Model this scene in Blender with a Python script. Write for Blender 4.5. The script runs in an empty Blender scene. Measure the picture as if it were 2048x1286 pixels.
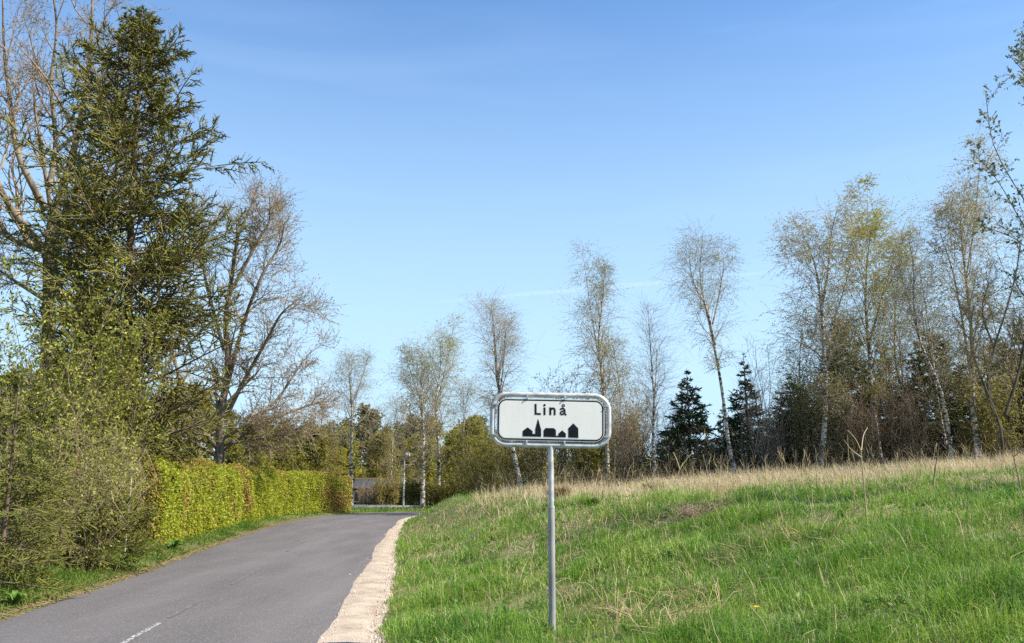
import bpy, math, random
import numpy as np
from mathutils import Vector

rng = np.random.default_rng(11)
scn = bpy.context.scene
C = scn.collection
PI = math.pi
R = math.radians

# ------------------------------------------------------------------ camera, sky, sun
FPX = 1716.0                      # focal length in pixels of a 2048 wide picture
PITCH = math.atan(342 / FPX)
EYE = 1.6
cam_d = bpy.data.cameras.new('camera')
cam = bpy.data.objects.new('camera', cam_d)
C.objects.link(cam)
cam.location = (0, 0, EYE)
cam.rotation_euler = (PI / 2 + PITCH, 0, 0)
cam_d.sensor_width = 36
cam_d.lens = 36 * FPX / 2048
cam_d.clip_start = 0.1
cam_d.clip_end = 60000
scn.camera = cam

SUN_EL, SUN_AZ = R(46), R(104.5)    # azimuth clockwise from +Y
sunv = Vector((math.sin(SUN_AZ) * math.cos(SUN_EL), math.cos(SUN_AZ) * math.cos(SUN_EL), math.sin(SUN_EL)))
w = bpy.data.worlds.new('World')
scn.world = w
w.use_nodes = True
nt = w.node_tree
nt.nodes.clear()
sky = nt.nodes.new('ShaderNodeTexSky')
sky.sky_type = 'NISHITA'
sky.sun_disc = False
sky.sun_elevation = SUN_EL
sky.sun_rotation = SUN_AZ
sky.air_density = 1.0
sky.dust_density = 0.15
sky.ozone_density = 1.5
# thin cirrus veil: a very faint stretched noise in the sky
tc = nt.nodes.new('ShaderNodeTexCoord')
mp = nt.nodes.new('ShaderNodeMapping')
mp.inputs['Scale'].default_value = (1.2, 1.2, 9.0)
mp.inputs['Rotation'].default_value = (0, R(5), 0)
nz = nt.nodes.new('ShaderNodeTexNoise')
nz.inputs['Scale'].default_value = 2.2
nz.inputs['Detail'].default_value = 7
nz.inputs['Distortion'].default_value = 0.6
rp = nt.nodes.new('ShaderNodeValToRGB')
rp.color_ramp.elements[0].position = 0.5
rp.color_ramp.elements[0].color = (0, 0, 0, 1)
rp.color_ramp.elements[1].position = 0.85
rp.color_ramp.elements[1].color = (0.05, 0.05, 0.05, 1)
mx = nt.nodes.new('ShaderNodeMixRGB')
mx.inputs['Color2'].default_value = (6.5, 7.6, 9.4, 1)
hs = nt.nodes.new('ShaderNodeHueSaturation')
hs.inputs['Saturation'].default_value = 1.3
hs.inputs['Hue'].default_value = 0.506
hs.inputs['Value'].default_value = 1.0
# paler towards the horizon all round, as on a spring noon
sx = nt.nodes.new('ShaderNodeSeparateXYZ')
hz = nt.nodes.new('ShaderNodeMapRange')
hz.interpolation_type = 'SMOOTHSTEP'
hz.inputs['From Min'].default_value = 0.70
hz.inputs['From Max'].default_value = 0.0
hz.inputs['To Min'].default_value = 0.0
hz.inputs['To Max'].default_value = 0.94
hm = nt.nodes.new('ShaderNodeMixRGB')
hm.inputs['Color2'].default_value = (2.75, 3.95, 5.0, 1)
bg = nt.nodes.new('ShaderNodeBackground')
bg.inputs['Strength'].default_value = 0.110
wo = nt.nodes.new('ShaderNodeOutputWorld')
L_ = nt.links.new
L_(tc.outputs['Generated'], mp.inputs['Vector'])
L_(mp.outputs['Vector'], nz.inputs['Vector'])
L_(nz.outputs['Fac'], rp.inputs['Fac'])
L_(sky.outputs['Color'], hs.inputs['Color'])
L_(tc.outputs['Generated'], sx.inputs['Vector'])
L_(sx.outputs['Z'], hz.inputs['Value'])
L_(hz.outputs['Result'], hm.inputs['Fac'])
L_(hs.outputs['Color'], hm.inputs['Color1'])
L_(hm.outputs['Color'], mx.inputs['Color1'])
L_(rp.outputs['Color'], mx.inputs['Fac'])
L_(mx.outputs['Color'], bg.inputs['Color'])
L_(bg.outputs['Background'], wo.inputs['Surface'])

sl = bpy.data.lights.new('sun', 'SUN')
sl.energy = 4.6
sl.angle = R(0.53)
sl.color = (1.0, 0.935, 0.83)
so = bpy.data.objects.new('sun', sl)
C.objects.link(so)
so.rotation_euler = (-sunv).to_track_quat('-Z', 'Y').to_euler()
so.location = (20, -10, 30)

vs = scn.view_settings
vs.view_transform = 'Standard'
vs.look = 'None'
vs.exposure = 1.07
vs.gamma = 1.0
vs.use_curve_mapping = False
scn.render.engine = 'CYCLES'
scn.cycles.use_denoising = False
scn.cycles.caustics_reflective = False
scn.cycles.caustics_refractive = False
scn.cycles.max_bounces = 6
scn.cycles.diffuse_bounces = 3
scn.cycles.transparent_max_bounces = 8


# ------------------------------------------------------------------ helpers
def at(px, py, Y):
    """world point seen at photo pixel (px, py) at distance Y"""
    a = (px - 1024) / FPX
    b = (643 - py) / FPX
    c, s = math.cos(PITCH), math.sin(PITCH)
    ry = c - b * s
    t = Y / ry
    return np.array([a * t, Y, EYE + (s + b * c) * t])


def sm(t):
    t = np.clip(t, 0, 1)
    return t * t * (3 - 2 * t)


class MB:
    """collects vertices, quads and triangles; build() links them as one mesh object"""

    def __init__(self):
        self.v, self.q, self.t, self.n = [], [], [], 0

    def add(self, V, Q=None, T=None):
        V = np.asarray(V, dtype=np.float32).reshape(-1, 3)
        if Q is not None and len(Q):
            self.q.append(np.asarray(Q, dtype=np.int32) + self.n)
        if T is not None and len(T):
            self.t.append(np.asarray(T, dtype=np.int32) + self.n)
        self.v.append(V)
        self.n += len(V)

    def mesh(self, name, m, smooth=False, off=None):
        V = np.concatenate(self.v) if self.v else np.zeros((0, 3), np.float32)
        if off is not None:
            V = V - np.asarray(off, dtype=np.float32)
        q = np.concatenate(self.q) if self.q else np.zeros((0, 4), np.int32)
        t = np.concatenate(self.t) if self.t else np.zeros((0, 3), np.int32)
        me = bpy.data.meshes.new(name)
        me.vertices.add(len(V))
        me.vertices.foreach_set('co', V.ravel())
        idx = np.concatenate([q.ravel(), t.ravel()]).astype(np.int32)
        me.loops.add(len(idx))
        me.loops.foreach_set('vertex_index', idx)
        me.polygons.add(len(q) + len(t))
        ls = np.concatenate([np.arange(len(q)) * 4, len(q) * 4 + np.arange(len(t)) * 3]).astype(np.int32)
        me.polygons.foreach_set('loop_start', ls)
        me.polygons.foreach_set('loop_total', np.concatenate([np.full(len(q), 4), np.full(len(t), 3)]).astype(np.int32))
        me.polygons.foreach_set('use_smooth', np.full(len(q) + len(t), bool(smooth)))
        me.update(calc_edges=True)
        if m:
            me.materials.append(m)
        return me

    def build(self, name, m, parent=None, smooth=False, off=None):
        o = bpy.data.objects.new(name, self.mesh(name, m, smooth, off))
        C.objects.link(o)
        if parent:
            o.parent = parent
        return o


def tag(o, label=None, cat=None, group=None, kind=None):
    if label:
        o['label'] = label
    if cat:
        o['category'] = cat
    if group:
        o['group'] = group
    if kind:
        o['kind'] = kind
    return o


def thing(name, loc, label, cat, group=None, rz=0.0, sc=1.0):
    o = bpy.data.objects.new(name, None)
    o.empty_display_size = 0.2
    C.objects.link(o)
    o.location = tuple(float(v) for v in loc)
    o.rotation_euler = (0, 0, rz)
    o.scale = (sc, sc, sc)
    return tag(o, label, cat, group)


def dup(root, loc, rz=0.0, sc=1.0, label=None, group=None, sz=None):
    r = root.copy()
    C.objects.link(r)
    r.location = tuple(float(v) for v in loc)
    r.rotation_euler = (0, 0, rz)
    r.scale = (sc, sc, sz or sc)
    if label:
        r['label'] = label
    if group:
        r['group'] = group
    for ch in list(root.children):
        c = ch.copy()
        C.objects.link(c)
        c.parent = r
        for g in ch.children:
            d = g.copy()
            C.objects.link(d)
            d.parent = c
    return r


def nrm(a):
    return a / np.maximum(np.linalg.norm(a, axis=-1, keepdims=True), 1e-9)


def tubes(P, Rd, S):
    """P (N,K,3), Rd (N,K) -> vertices, quads"""
    N, K, _ = P.shape
    T = np.empty_like(P)
    T[:, 1:-1] = P[:, 2:] - P[:, :-2]
    T[:, 0] = P[:, 1] - P[:, 0]
    T[:, -1] = P[:, -1] - P[:, -2]
    T = nrm(T)
    mt = nrm(T.mean(axis=1))
    ref = np.where(np.abs(mt[:, 2:3]) < 0.8, np.array([[0, 0, 1.0]]), np.array([[1.0, 0, 0]]))[:, None, :]
    U = nrm(np.cross(T, np.broadcast_to(ref, T.shape)))
    W = np.cross(T, U)
    a = np.arange(S) * 2 * PI / S
    ring = U[:, :, None, :] * np.cos(a)[None, None, :, None] + W[:, :, None, :] * np.sin(a)[None, None, :, None]
    V = P[:, :, None, :] + ring * Rd[:, :, None, None]
    i = np.arange(N)[:, None, None] * (K * S)
    k = np.arange(K - 1)[None, :, None] * S
    s = np.arange(S)[None, None, :]
    s2 = (s + 1) % S
    Q = np.stack([i + k + s, i + k + s2, i + k + S + s2, i + k + S + s], axis=-1).reshape(-1, 4)
    return V.reshape(-1, 3), Q


def resample(pts, K):
    """Catmull-Rom through control points, K samples"""
    p = np.asarray(pts, float)
    p = np.vstack([2 * p[0] - p[1], p, 2 * p[-1] - p[-2]])
    n = len(p) - 3
    u = np.linspace(0, n - 1e-6, K)
    i = u.astype(int)
    t = (u - i)[:, None]
    a, b, c, d = p[i], p[i + 1], p[i + 2], p[i + 3]
    return 0.5 * (2 * b + (c - a) * t + (2 * a - 5 * b + 4 * c - d) * t ** 2 + (3 * b - a - 3 * c + d) * t ** 3)


def sprout(P, Rd, n, t0, t1, Ln, ang, K=4, up=0.0, noise=0.15, rr=0.6, rtip=0.3, rmin=0.003, prof=None, planar=None, rel=0.6, up0=0.0, whorl=0, bias=1.0):
    """grow n children on each parent branch; returns (pts, radii, t)"""
    N, K0, _ = P.shape
    M = N * n
    t = (np.arange(n)[None, :] + rng.random((N, n))) / n
    t = (t0 + (t1 - t0) * t ** bias).reshape(-1)
    if whorl:
        t = np.clip((np.floor(t * whorl) + 0.5 + rng.normal(0, 0.17, M)) / whorl, t0, t1)
    pi = np.repeat(np.arange(N), n)
    f = t * (K0 - 1)
    i = np.minimum(f.astype(int), K0 - 2)
    fr = (f - i)[:, None]
    p0 = P[pi, i] * (1 - fr) + P[pi, i + 1] * fr
    T = nrm(P[pi, i + 1] - P[pi, i])
    r0 = (Rd[pi, i] * (1 - fr[:, 0]) + Rd[pi, i + 1] * fr[:, 0])
    plen = np.linalg.norm(P[:, 1:] - P[:, :-1], axis=-1).sum(1)
    pr = (plen / plen.mean())[pi] ** rel
    zz = np.array([[0, 0, 1.0]])
    ref = np.where(np.abs(T[:, 2:3]) < 0.9, zz, np.array([[1.0, 0, 0]]))
    U = nrm(np.cross(T, ref))
    V = np.cross(U, T)
    if planar is None:
        az = (np.tile(np.arange(n), N) * 2.39996 + np.repeat(rng.random(N) * 6.28, n) + rng.normal(0, 0.35, M))
    else:
        side = np.where(np.tile(np.arange(n), N) % 2 == 0, 0.0, PI)
        az = side + rng.normal(0, planar, M)
    A = R(ang[0]) + (R(ang[1]) - R(ang[0])) * rng.random(M)
    D = nrm(np.cos(A)[:, None] * T + np.sin(A)[:, None] * (np.cos(az)[:, None] * U + np.sin(az)[:, None] * V))
    D[:, 2] += up0
    D = nrm(D)
    L = (Ln[0] + (Ln[1] - Ln[0]) * rng.random(M)) * pr
    if prof is not None:
        L = L * prof(t)
    pts = np.empty((M, K, 3))
    pts[:, 0] = p0
    for k in range(1, K):
        D = nrm(D + rng.normal(0, noise, (M, 3)) + zz * up)
        pts[:, k] = pts[:, k - 1] + D * (L / (K - 1))[:, None]
    rs = np.maximum(r0 * rr, rmin)
    rad = rs[:, None] * np.linspace(1, rtip, K)[None, :]
    return pts, np.maximum(rad, rmin * 0.6), t


def on_twigs(P, m, t0=0.15, t1=1.0):
    """m random points on each twig with its tangent"""
    N, K, _ = P.shape
    pi = np.repeat(np.arange(N), m)
    f = (t0 + (t1 - t0) * rng.random(N * m)) * (K - 1)
    i = np.minimum(f.astype(int), K - 2)
    fr = (f - i)[:, None]
    return P[pi, i] * (1 - fr) + P[pi, i + 1] * fr, nrm(P[pi, i + 1] - P[pi, i])


def leafquads(p, size, wid=0.5, d=None, spread=1.0, droop=0.0, face=None):
    """diamond leaves: p (M,3), size (M,)"""
    M = len(p)
    rd = rng.normal(0, 1, (M, 3))
    if d is not None:
        rd = d + rd * spread
    rd[:, 2] -= droop
    d = nrm(rd)
    s = nrm(np.cross(d, rng.normal(0, 1, (M, 3)) if face is None else face + rng.normal(0, 0.55, (M, 3))))
    l = np.asarray(size).reshape(-1, 1) * np.ones((M, 1))
    n = np.cross(d, s)
    V = np.stack([p, p + d * l * 0.5 + s * l * wid * 0.5 + n * l * 0.08, p + d * l, p + d * l * 0.5 - s * l * wid * 0.5 + n * l * 0.08], axis=1)
    Q = np.arange(M * 4).reshape(M, 4)
    return V.reshape(-1, 3), Q


# ------------------------------------------------------------------ materials
def nodes(name):
    m = bpy.data.materials.new(name)
    m.use_nodes = True
    m.node_tree.nodes.clear()
    return m, m.node_tree.nodes, m.node_tree.links


def leaf_mat(name, cols, trans=0.35, rough=0.6, patch=0.0, spec=0.0):
    """each leaf takes its own colour from the ramp; trans: share of light that passes"""
    m, n, l = nodes(name)
    g = n.new('ShaderNodeNewGeometry')
    r = n.new('ShaderNodeValToRGB')
    el = r.color_ramp.elements
    while len(el) < len(cols):
        el.new(0.5)
    for i, c in enumerate(cols):
        el[i].position = i / max(1, len(cols) - 1)
        el[i].color = (*c, 1)
    fac = g.outputs['Random Per Island']
    if patch:
        t = n.new('ShaderNodeTexNoise')
        t.inputs['Scale'].default_value = patch
        t.inputs['Detail'].default_value = 3
        l.new(g.outputs['Position'], t.inputs['Vector'])
        mr = n.new('ShaderNodeMapRange')
        mr.inputs['From Min'].default_value = 0.3
        mr.inputs['From Max'].default_value = 0.7
        l.new(t.outputs['Fac'], mr.inputs['Value'])
        a = n.new('ShaderNodeMath')
        a.operation = 'MULTIPLY_ADD'
        l.new(fac, a.inputs[0])
        a.inputs[1].default_value = 0.45
        b = n.new('ShaderNodeMath')
        b.operation = 'MULTIPLY'
        b.inputs[1].default_value = 0.55
        l.new(mr.outputs['Result'], b.inputs[0])
        l.new(b.outputs[0], a.inputs[2])
        fac = a.outputs[0]
    l.new(fac, r.inputs['Fac'])
    d = n.new('ShaderNodeBsdfPrincipled')
    d.inputs['Roughness'].default_value = rough
    d.inputs['Specular IOR Level'].default_value = 0.25 if not spec else spec
    l.new(r.outputs['Color'], d.inputs['Base Color'])
    o = n.new('ShaderNodeOutputMaterial')
    if trans > 0:
        tr = n.new('ShaderNodeBsdfTranslucent')
        l.new(r.outputs['Color'], tr.inputs['Color'])
        ms = n.new('ShaderNodeMixShader')
        ms.inputs['Fac'].default_value = trans
        l.new(d.outputs[0], ms.inputs[1])
        l.new(tr.outputs[0], ms.inputs[2])
        l.new(ms.outputs[0], o.inputs['Surface'])
    else:
        l.new(d.outputs[0], o.inputs['Surface'])
    return m


def surf_mat(name, c1, c2, scale=8.0, detail=6, rough=0.85, bump=0.3, stretch=(1, 1, 1), lo=0.35, hi=0.65, c3=None, s3=60.0, metal=0.0, spec=0.3, bdist=0.02):
    """two-colour noise surface with relief; c3: fine specks"""
    m, n, l = nodes(name)
    tc = n.new('ShaderNodeTexCoord')
    mp = n.new('ShaderNodeMapping')
    mp.inputs['Scale'].default_value = stretch
    l.new(tc.outputs['Object'], mp.inputs['Vector'])
    t = n.new('ShaderNodeTexNoise')
    t.inputs['Scale'].default_value = scale
    t.inputs['Detail'].default_value = detail
    l.new(mp.outputs[0], t.inputs['Vector'])
    r = n.new('ShaderNodeValToRGB')
    r.color_ramp.elements[0].position = lo
    r.color_ramp.elements[0].color = (*c1, 1)
    r.color_ramp.elements[1].position = hi
    r.color_ramp.elements[1].color = (*c2, 1)
    l.new(t.outputs['Fac'], r.inputs['Fac'])
    col = r.outputs['Color']
    hgt = t.outputs['Fac']
    if c3:
        t3 = n.new('ShaderNodeTexNoise')
        t3.inputs['Scale'].default_value = s3
        t3.inputs['Detail'].default_value = 2
        l.new(mp.outputs[0], t3.inputs['Vector'])
        r3 = n.new('ShaderNodeValToRGB')
        r3.color_ramp.elements[0].position = 0.56
        r3.color_ramp.elements[0].color = (0, 0, 0, 1)
        r3.color_ramp.elements[1].position = 0.68
        r3.color_ramp.elements[1].color = (1, 1, 1, 1)
        l.new(t3.outputs['Fac'], r3.inputs['Fac'])
        x = n.new('ShaderNodeMixRGB')
        x.inputs['Color2'].default_value = (*c3, 1)
        l.new(r3.outputs['Color'], x.inputs['Fac'])
        l.new(col, x.inputs['Color1'])
        col = x.outputs['Color']
        hgt = t3.outputs['Fac']
    p = n.new('ShaderNodeBsdfPrincipled')
    p.inputs['Roughness'].default_value = rough
    p.inputs['Metallic'].default_value = metal
    p.inputs['Specular IOR Level'].default_value = spec
    l.new(col, p.inputs['Base Color'])
    if bump:
        b = n.new('ShaderNodeBump')
        b.inputs['Strength'].default_value = bump
        b.inputs['Distance'].default_value = bdist
        l.new(hgt, b.inputs['Height'])
        l.new(b.outputs[0], p.inputs['Normal'])
    o = n.new('ShaderNodeOutputMaterial')
    l.new(p.outputs[0], o.inputs['Surface'])
    return m


M = {}
M['asphalt'] = surf_mat('asphalt', (0.100, 0.092, 0.088), (0.142, 0.130, 0.124), 1.6, 8, 0.92, 0.5, stretch=(1.0, 0.16, 1), lo=0.3, hi=0.72, c3=(0.20, 0.185, 0.175), s3=110, bdist=0.006, spec=0.15)
M['paint'] = surf_mat('worn_paint', (0.12, 0.11, 0.106), (0.52, 0.5, 0.47), 22, 6, 0.8, 0.1, lo=0.5, hi=0.6)
M['paint_old'] = surf_mat('nearly_gone_paint', (0.100, 0.091, 0.087), (0.20, 0.188, 0.18), 18, 6, 0.85, 0.1, lo=0.46, hi=0.72)
M['gravel'] = surf_mat('gravel', (0.24, 0.18, 0.12), (0.44, 0.36, 0.265), 3.5, 9, 0.95, 0.8, c3=(0.47, 0.40, 0.31), s3=60, bdist=0.015, lo=0.25, hi=0.6)
M['pebble'] = leaf_mat('pebble', [(0.25, 0.18, 0.13), (0.45, 0.36, 0.28), (0.55, 0.48, 0.40)], 0.0, 0.9)
M['soil'] = surf_mat('soil_and_thatch', (0.07, 0.10, 0.02), (0.17, 0.155, 0.055), 2.2, 8, 0.95, 0.8, c3=(0.26, 0.21, 0.10), s3=30, bdist=0.03)
M['grass'] = leaf_mat('grass_blade', [(0.055, 0.15, 0.016), (0.13, 0.27, 0.028), (0.24, 0.37, 0.048), (0.40, 0.44, 0.11)], 0.4, 0.5, 0.9)
M['vgrass'] = leaf_mat('verge_grass_blade', [(0.055, 0.14, 0.018), (0.10, 0.20, 0.025), (0.17, 0.25, 0.035), (0.28, 0.29, 0.08)], 0.35, 0.5, 0.8)
M['dry'] = leaf_mat('dry_grass_blade', [(0.50, 0.38, 0.21), (0.64, 0.52, 0.31), (0.74, 0.63, 0.43)], 0.35, 0.7, 0.5)
M['straw'] = leaf_mat('straw', [(0.34, 0.23, 0.11), (0.50, 0.38, 0.20), (0.58, 0.48, 0.30)], 0.2, 0.7)
M['litter'] = leaf_mat('dead_leaf', [(0.16, 0.08, 0.035), (0.28, 0.16, 0.08), (0.38, 0.26, 0.15)], 0.2, 0.8)
M['hedge_green'] = leaf_mat('hedge_leaf', [(0.18, 0.22, 0.018), (0.28, 0.32, 0.024), (0.38, 0.41, 0.032), (0.47, 0.47, 0.055)], 0.45, 0.5)
M['hedge_brown'] = leaf_mat('hedge_brown_leaf', [(0.17, 0.09, 0.03), (0.30, 0.17, 0.06), (0.36, 0.25, 0.06), (0.32, 0.30, 0.035)], 0.3, 0.6)
M['twig'] = leaf_mat('twig_bark', [(0.08, 0.056, 0.036), (0.15, 0.112, 0.075), (0.24, 0.185, 0.13)], 0, 0.9)
M['birch_twig'] = leaf_mat('birch_twig_bark', [(0.17, 0.125, 0.09), (0.30, 0.24, 0.175), (0.46, 0.39, 0.30)], 0, 0.85)
M['pale_twig'] = leaf_mat('pale_dead_twig', [(0.17, 0.115, 0.07), (0.29, 0.21, 0.135), (0.42, 0.33, 0.225)], 0, 0.9)
M['bark'] = surf_mat('bark', (0.05, 0.038, 0.026), (0.15, 0.12, 0.085), 7, 8, 0.95, 0.8, stretch=(1, 1, 0.25), bdist=0.03)
M['pale_bark'] = surf_mat('pale_grey_bark', (0.10, 0.08, 0.055), (0.26, 0.21, 0.15), 7, 8, 0.95, 0.8, stretch=(1, 1, 0.25), bdist=0.03)
M['spruce_bark'] = surf_mat('spruce_bark', (0.07, 0.048, 0.03), (0.16, 0.115, 0.08), 9, 8, 0.95, 0.7, stretch=(1, 1, 0.4), bdist=0.02)
M['birch_bark'] = surf_mat('birch_bark', (0.06, 0.05, 0.04), (0.52, 0.465, 0.39), 3.2, 6, 0.75, 0.3, stretch=(1.3, 1.3, 3.4), lo=0.43, hi=0.52, bdist=0.01)
M['spruce'] = leaf_mat('spruce_needles', [(0.068, 0.074, 0.014), (0.13, 0.132, 0.022), (0.20, 0.19, 0.035), (0.27, 0.235, 0.055)], 0.2, 0.5)
M['fir'] = leaf_mat('fir_needles', [(0.026, 0.045, 0.018), (0.052, 0.080, 0.030), (0.10, 0.13, 0.046)], 0.08, 0.5)
M['fir_brown'] = leaf_mat('brownish_needles', [(0.045, 0.048, 0.016), (0.088, 0.084, 0.026), (0.14, 0.125, 0.045)], 0.08, 0.6)
M['blue_spruce'] = leaf_mat('young_spruce_needles', [(0.085, 0.10, 0.018), (0.165, 0.175, 0.03), (0.27, 0.26, 0.06)], 0.25, 0.5)
M['scrub_leaf'] = leaf_mat('scrub_leaf', [(0.13, 0.16, 0.016), (0.23, 0.26, 0.028), (0.33, 0.345, 0.042), (0.42, 0.40, 0.10)], 0.35, 0.5)
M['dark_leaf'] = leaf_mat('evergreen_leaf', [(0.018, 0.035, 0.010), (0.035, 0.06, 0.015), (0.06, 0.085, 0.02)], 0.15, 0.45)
M['bud'] = leaf_mat('opening_buds', [(0.26, 0.19, 0.12), (0.36, 0.29, 0.19), (0.38, 0.36, 0.17)], 0.4, 0.7)
M['birch_yellow'] = leaf_mat('birch_leaf_yellow', [(0.27, 0.27, 0.03), (0.38, 0.36, 0.045), (0.46, 0.41, 0.08)], 0.5, 0.5)
M['birch_green'] = leaf_mat('birch_leaf_green', [(0.16, 0.19, 0.045), (0.22, 0.235, 0.06), (0.36, 0.35, 0.13)], 0.5, 0.5)
M['birch_bronze'] = leaf_mat('birch_catkins', [(0.32, 0.25, 0.10), (0.42, 0.35, 0.13), (0.48, 0.44, 0.17)], 0.45, 0.6)
M['silver_leaf'] = leaf_mat('silver_green_leaf', [(0.10, 0.13, 0.05), (0.17, 0.20, 0.09), (0.27, 0.29, 0.17)], 0.35, 0.5)
M['olive_leaf'] = leaf_mat('olive_spring_leaf', [(0.16, 0.165, 0.024), (0.26, 0.25, 0.035), (0.36, 0.33, 0.06)], 0.6, 0.5)
M['ochre_leaf'] = leaf_mat('ochre_spring_leaf', [(0.25, 0.205, 0.045), (0.36, 0.31, 0.065), (0.42, 0.38, 0.085)], 0.6, 0.6)
M['pine'] = leaf_mat('pine_needles', [(0.07, 0.08, 0.022), (0.12, 0.125, 0.036), (0.17, 0.165, 0.05)], 0.1, 0.6)
M['blossom'] = leaf_mat('blossom', [(0.55, 0.50, 0.46), (0.72, 0.68, 0.64)], 0.35, 0.6)
M['galv'] = surf_mat('galvanised_steel', (0.34, 0.34, 0.33), (0.58, 0.58, 0.56), 11, 9, 0.55, 0.15, metal=0.15, spec=0.5, bdist=0.003)
M['galv_old'] = surf_mat('weathered_steel', (0.24, 0.235, 0.225), (0.38, 0.37, 0.35), 10, 7, 0.7, 0.15, stretch=(1, 1, 0.3), metal=0.2, bdist=0.003)
M['white'] = surf_mat('reflective_white_sheet', (0.85, 0.80, 0.71), (0.89, 0.85, 0.77), 5, 7, 0.75, 0.0, stretch=(3, 1, 0.5), lo=0.25, hi=0.55, spec=0.15)
M['rim'] = surf_mat('aluminium_edge', (0.62, 0.61, 0.58), (0.72, 0.71, 0.68), 12, 5, 0.5, 0.05, spec=0.4)
M['black'] = surf_mat('black_print', (0.012, 0.012, 0.016), (0.02, 0.02, 0.026), 6, 3, 0.8, 0.0, spec=0.1)
M['brown_print'] = surf_mat('black_letter_print', (0.018, 0.015, 0.012), (0.03, 0.026, 0.02), 6, 3, 0.8, 0.0, spec=0.1)
M['lamp_white'] = surf_mat('white_lamp_cover', (0.72, 0.72, 0.70), (0.8, 0.8, 0.78), 5, 3, 0.35, 0.0)
M['rail_white'] = surf_mat('white_painted_timber', (0.62, 0.58, 0.50), (0.78, 0.75, 0.68), 6, 6, 0.7, 0.1, stretch=(0.3, 1, 1))
M['post_wood'] = surf_mat('pale_timber', (0.38, 0.32, 0.22), (0.52, 0.45, 0.33), 8, 6, 0.85, 0.2, stretch=(1, 1, 0.2))
M['slate'] = surf_mat('grey_roof_sheet', (0.045, 0.047, 0.05), (0.07, 0.072, 0.075), 4, 5, 0.7, 0.1)
M['ridge'] = surf_mat('brown_ridge_tile', (0.26, 0.17, 0.11), (0.34, 0.24, 0.16), 6, 5, 0.8, 0.2)
M['wall_wood'] = surf_mat('tan_board_wall', (0.26, 0.20, 0.12), (0.34, 0.27, 0.17), 5, 6, 0.85, 0.2, stretch=(4, 1, 0.4))
M['wall_dark'] = surf_mat('dark_board_wall', (0.06, 0.05, 0.04), (0.10, 0.085, 0.065), 5, 6, 0.85, 0.2, stretch=(4, 1, 0.4))
M['glass'] = surf_mat('dark_window_glass', (0.02, 0.022, 0.025), (0.03, 0.032, 0.036), 3, 2, 0.08, 0.0, spec=0.5)
M['board'] = surf_mat('pale_board', (0.50, 0.42, 0.34), (0.62, 0.54, 0.45), 8, 5, 0.8, 0.15, stretch=(0.3, 1, 1))
M['weed'] = leaf_mat('weed_leaf', [(0.06, 0.13, 0.02), (0.10, 0.19, 0.03), (0.16, 0.26, 0.05)], 0.3, 0.45)
M['thistle'] = leaf_mat('pale_weed_leaf', [(0.18, 0.27, 0.06), (0.26, 0.36, 0.10)], 0.35, 0.5)
M['dandelion'] = leaf_mat('dandelion_petal', [(0.75, 0.52, 0.01), (0.85, 0.66, 0.02)], 0.2, 0.6)

# ------------------------------------------------------------------ the lie of the land
CL = resample([(0.3, -22), (-1.15, -12), (-2.75, 0), (-3.95, 9.0), (-4.72, 16), (-5.52, 22), (-6.5, 30), (-7.25, 37.5), (-7.5, 42), (-7.1, 46), (-5.7, 49.2), (-3.2, 51.0),
               (0, 52.2), (6, 55.5), (15, 62), (32, 78), (60, 110)], 640)
CLY = CL[:, 1]
TAN = nrm(np.gradient(CL, axis=0))
NOR = np.stack([TAN[:, 1], -TAN[:, 0]], axis=1)     # to the right of the way the road runs
SD = np.concatenate([[0], np.cumsum(np.linalg.norm(np.diff(CL, axis=0), axis=1))])
HW = 2.0 + 0.38 * sm((CLY - 12) / 26)               # half width of the asphalt
GW = 0.57 - 0.30 * sm((CLY - 9) / 26)               # width of the gravel shoulder
ZR = 0.0095 * np.clip(CLY, -30, 53)


def bumps(x, y, s, seed, n=7):
    r = np.random.default_rng(seed)
    o = np.zeros_like(x)
    for k in range(n):
        a = r.random() * 6.28
        f = s * (0.6 + r.random() * 1.2)
        o = o + np.sin((x * math.cos(a) + y * math.sin(a)) * f + r.random() * 6.28)
    return o / n * 1.6


def road_uv(x, y):
    x = np.asarray(x, float).ravel()
    y = np.asarray(y, float).ravel()
    u = np.empty(len(x))
    ii = np.empty(len(x), int)
    for a in range(0, len(x), 8000):
        dx = x[a:a + 8000, None] - CL[None, :, 0]
        dy = y[a:a + 8000, None] - CL[None, :, 1]
        i = np.argmin(dx * dx + dy * dy, axis=1)
        k = np.arange(len(i))
        d = np.hypot(dx[k, i], dy[k, i])
        sgn = np.sign(dx[k, i] * NOR[i, 0] + dy[k, i] * NOR[i, 1])
        u[a:a + 8000] = d * sgn
        ii[a:a + 8000] = i
    return u, ii


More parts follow.
